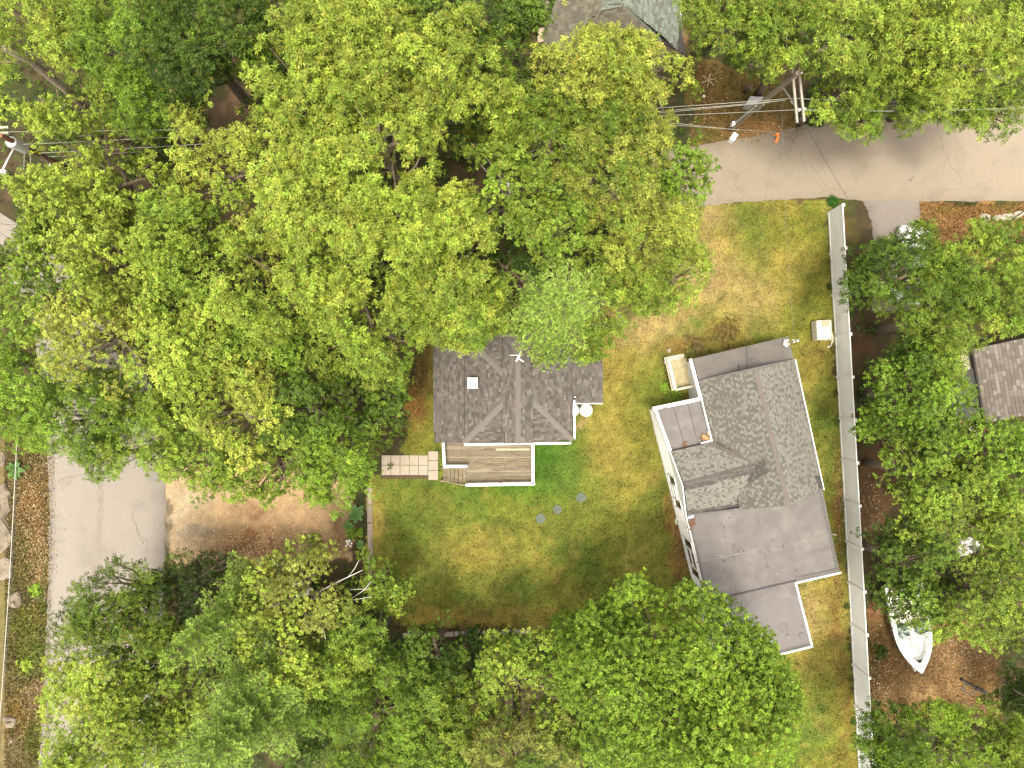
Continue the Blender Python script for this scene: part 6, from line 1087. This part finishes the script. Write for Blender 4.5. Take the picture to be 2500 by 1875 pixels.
def fern(lab, u, v, R, seed, z=.0):
    r = np.random.default_rng(seed); p = GP(u, v, z); t = thing('fern', lab, 'fern', tuple(p), 'ferns')
    for k in range(8):
        a = k * .785 + r.normal() * .15; d = Vector((math.cos(a), math.sin(a), 0)); s = Vector((-d.y, d.x, 0)); mb = MB(); m = 11; L = R * r.uniform(.8, 1.1)
        pts = [p + d * L * (i / m) + Vector((0, 0, .45 * R * math.sin(math.pi * .75 * i / m))) for i in range(m + 1)]; mb.tube(pts, .008, 3, cap=False); cols = []
        for i in range(1, m):
            w = L * .24 * math.sin(math.pi * min(1, (i / m) * .85 + .12)); 
            for sg in (-1, 1): e = pts[i] + s * sg * w + d * w * .35 - Vector((0, 0, .05 * w)); mb.quad(pts[i] - d * .02, pts[i] + s * sg * w * .5 - d * .035, e, pts[i] + s * sg * w * .5 + d * .045)
        mb.build('frond', FERN, t)
FERN = mat('fern_green', (.055, .145, .018), .5, .2, 8.0); FERN2 = FERN
fern('large light green fern at the top of the bed beside the retaining wall', 872, 1252, .62, 1); fern('smaller fern in the middle of the bed below the large one', 853, 1283, .4, 2); fern('fern close against the timber wall', 880, 1328, .34, 3); fern('bright fern on the left verge beneath the pale cable', 44, 1145, .65, 4)
mb = MB(); r = np.random.default_rng(5); fl = thing('white_flowers', 'cluster of small white flowers south of the fern bed', 'flowers', tuple(GP(860, 1322)))
for i in range(8): p = GP(856 + r.normal() * 6, 1322 + r.normal() * 4, .5); mb = MB(); mb.lathe(p, [(.02, 0), (.055, .015), (.01, .03)], 7); mb.build('flower', M['white'], fl)
mb = MB()
for i in range(5): p = GP(860 + r.normal() * 5, 1322 + r.normal() * 4, 0); mb.tube([p, p + Vector((0, 0, .5))], .008, 4)
mb.build('stem', FERN, fl)
for i, v in enumerate((640, 700, 850, 960, 1030, 1180, 1330, 1480, 1560, 1660, 1760)):
    u = 2020 + (v - 521) * .056 - 5; shrub('low weeds under the white fence ' + ('nearest the road end', 'just above the cream utility box', 'just below the cream utility box', 'level with the shingled gable', 'level with the middle of the angled house', 'level with the upper edge of the big flat roof', 'level with the middle of the big flat roof', 'level with the lower flat roof', 'level with the tip of the lower flat roof', 'level with the bow of the boat', 'near the bottom picture edge')[i], u, v, .22, .18, 22, ((.10, .10, .02), (.06, .085, .012), (.13, .10, .03))[i % 3], 'yew', 40 + i)
# turf: short blades over the lawn and the verges
def turf(name, n, u0, u1, v0, v1, poly, label_col, hgt, seed, mt, gain=1.0, horiz=.5):
    r = np.random.default_rng(seed); u = r.uniform(u0, u1, n); v = r.uniform(v0, v1, n); ok = inpoly(u, v, poly); u, v = u[ok], v[ok]; x = (u - 1250) * CAM_H / FPX; y = -(v - 937.5) * CAM_H / FPX
    for foot in ([P(1692, 880), P(1925, 826), P(2040, 1390), P(1940, 1420), P(1975, 1565), P(1760, 1620), P(1612, 1005)], [P(1060, 815), P(1405, 815), P(1405, 1075), P(1300, 1085), P(1300, 1180), P(1140, 1185), P(1075, 1090)]):
        o2 = ~inpoly(x, y, [(q.x, q.y) for q in foot]); x, y = x[o2], y[o2]
    z = samp(ZG, x, y); c = samp(CG, x, y) * (0.62 + 0.76 * (.6 * vnoise(x, y, .16, 41) + .4 * vnoise(x, y, .38, 42)))[:, None]; m = len(x); a = r.random(m) * 6.28; d = np.stack([np.cos(a) * horiz, np.sin(a) * horiz, r.uniform(.5, 1, m)], 1); w = np.stack([-np.sin(a), np.cos(a), r.normal(0, .3, m)], 1); h_ = (hgt * r.uniform(.5, 1.4, m))[:, None]; p = np.stack([x, y, z - .01], 1)
    V = np.stack([p - w * .026, p + w * .026, p + d * h_ + w * .012, p + d * h_ - w * .012], 1).reshape(-1, 3); F = np.arange(len(V)).reshape(-1, 4); cc = np.repeat(np.clip(c * gain * (1 + r.normal(0, .42, (m, 1))), .003, 1), 4, 0)
    o = npmesh(name, V, F, mt, col=cc); o['kind'] = 'stuff'; return o
tag(turf('lawn_grass', 140000, 880, 2120, 480, 1900, LAWN, None, .08, 1, M['grass'], 1.12), 'patchy green and straw coloured lawn grass around both houses', 'grass')
tag(turf('verge_grass', 26000, -10, 118, 1050, 1900, [(-10, 1050), (114, 1050), (100, 1900), (-10, 1900)], None, .12, 2, M['grass'], 1.05), 'rough grass and weeds on the verge left of the road', 'grass')
tag(turf('roadside_grass', 26000, 1680, 2520, 140, 640, [(1690, 150), (1900, 170), (1960, 310), (1900, 318), (1690, 352)], None, .1, 3, M['grass'], 1.05), 'brownish rough grass around the foot of the right pole', 'grass')
tag(turf('dry_grass', 16000, 2040, 2520, 490, 660, [(2246, 496), (2520, 496), (2520, 640), (2246, 560), ], None, .09, 4, M['grass'], 1.05), 'dry brown grass beside the stones at the right edge', 'grass')
tag(turf('yard_weeds', 26000, 2080, 2440, 1480, 1780, [(2100, 1490), (2440, 1560), (2440, 1760), (2100, 1760)], None, .06, 5, M['grass'], 1.05), 'thin weeds and litter on the dirt around the boat', 'weeds')
# fallen leaves and grit
def fallen(name, lab, n, areas, cols, size, seed):
    r = np.random.default_rng(seed); u = []; v = []
    for (a, b, c, d, w) in areas: k = int(n * w); u.append(a + r.normal(0, c, k)); v.append(b + r.normal(0, d, k))
    u = np.concatenate(u); v = np.concatenate(v); x = (u - 1250) * CAM_H / FPX; y = -(v - 937.5) * CAM_H / FPX; z = samp(ZG, x, y) + .03 + r.random(len(x)) * .03; a = r.random(len(x)) * 6.28; s = size * r.uniform(.5, 1.4, len(x)); d = np.stack([np.cos(a), np.sin(a), r.normal(0, .25, len(x))], 1) * s[:, None]; w = np.stack([-np.sin(a), np.cos(a), r.normal(0, .25, len(x))], 1) * s[:, None] * .55; p = np.stack([x, y, z], 1)
    V = np.stack([p - d, p - w, p + d, p + w], 1).reshape(-1, 3); c = np.array(cols)[r.integers(len(cols), size=len(x))] * (1 + r.normal(0, .2, (len(x), 1))); o = npmesh(name, V, np.arange(len(V)).reshape(-1, 4), M['litter'], col=np.repeat(np.clip(c, .01, 1), 4, 0)); tag(o, lab, 'leaves'); o['kind'] = 'stuff'
fallen('fallen_leaves', 'orange and tan fallen leaves on the verge left of the road', 2300, [(58, 1230, 26, 60, .35), (70, 1330, 24, 60, .3), (78, 1420, 20, 60, .2), (70, 1720, 22, 60, .15), (105, 1150, 10, 60, .1)], [(.20, .115, .05), (.24, .17, .09), (.14, .08, .035), (.28, .22, .14)], .05, 1)
fallen('fallen_leaves', 'brown leaf litter along the shaded foot of walls and timbers', 2600, [(1660, 1330, 10, 60, .3), (1150, 1535, 90, 8, .3), (1010, 950, 16, 80, .2), (2046, 1250, 6, 120, .2)], [(.16, .08, .03), (.24, .14, .06), (.09, .05, .025)], .045, 2)
fallen('fallen_leaves', 'rust brown litter on the parking strip and around the boat', 3600, [(610, 1325, 60, 22, .3), (650, 1355, 50, 14, .15), (2350, 1590, 50, 30, .25), (2150, 1640, 22, 60, .2), (2130, 1230, 30, 40, .1)], [(.17, .075, .03), (.30, .19, .09), (.10, .05, .025), (.42, .34, .22)], .04, 3)
fallen('fallen_leaves', 'scattered litter at the foot of the right pole and road shoulders', 1500, [(1850, 318, 50, 16, .4), (1730, 280, 30, 60, .3), (2300, 560, 50, 30, .3)], [(.22, .11, .04), (.32, .2, .1), (.12, .07, .03)], .045, 4)
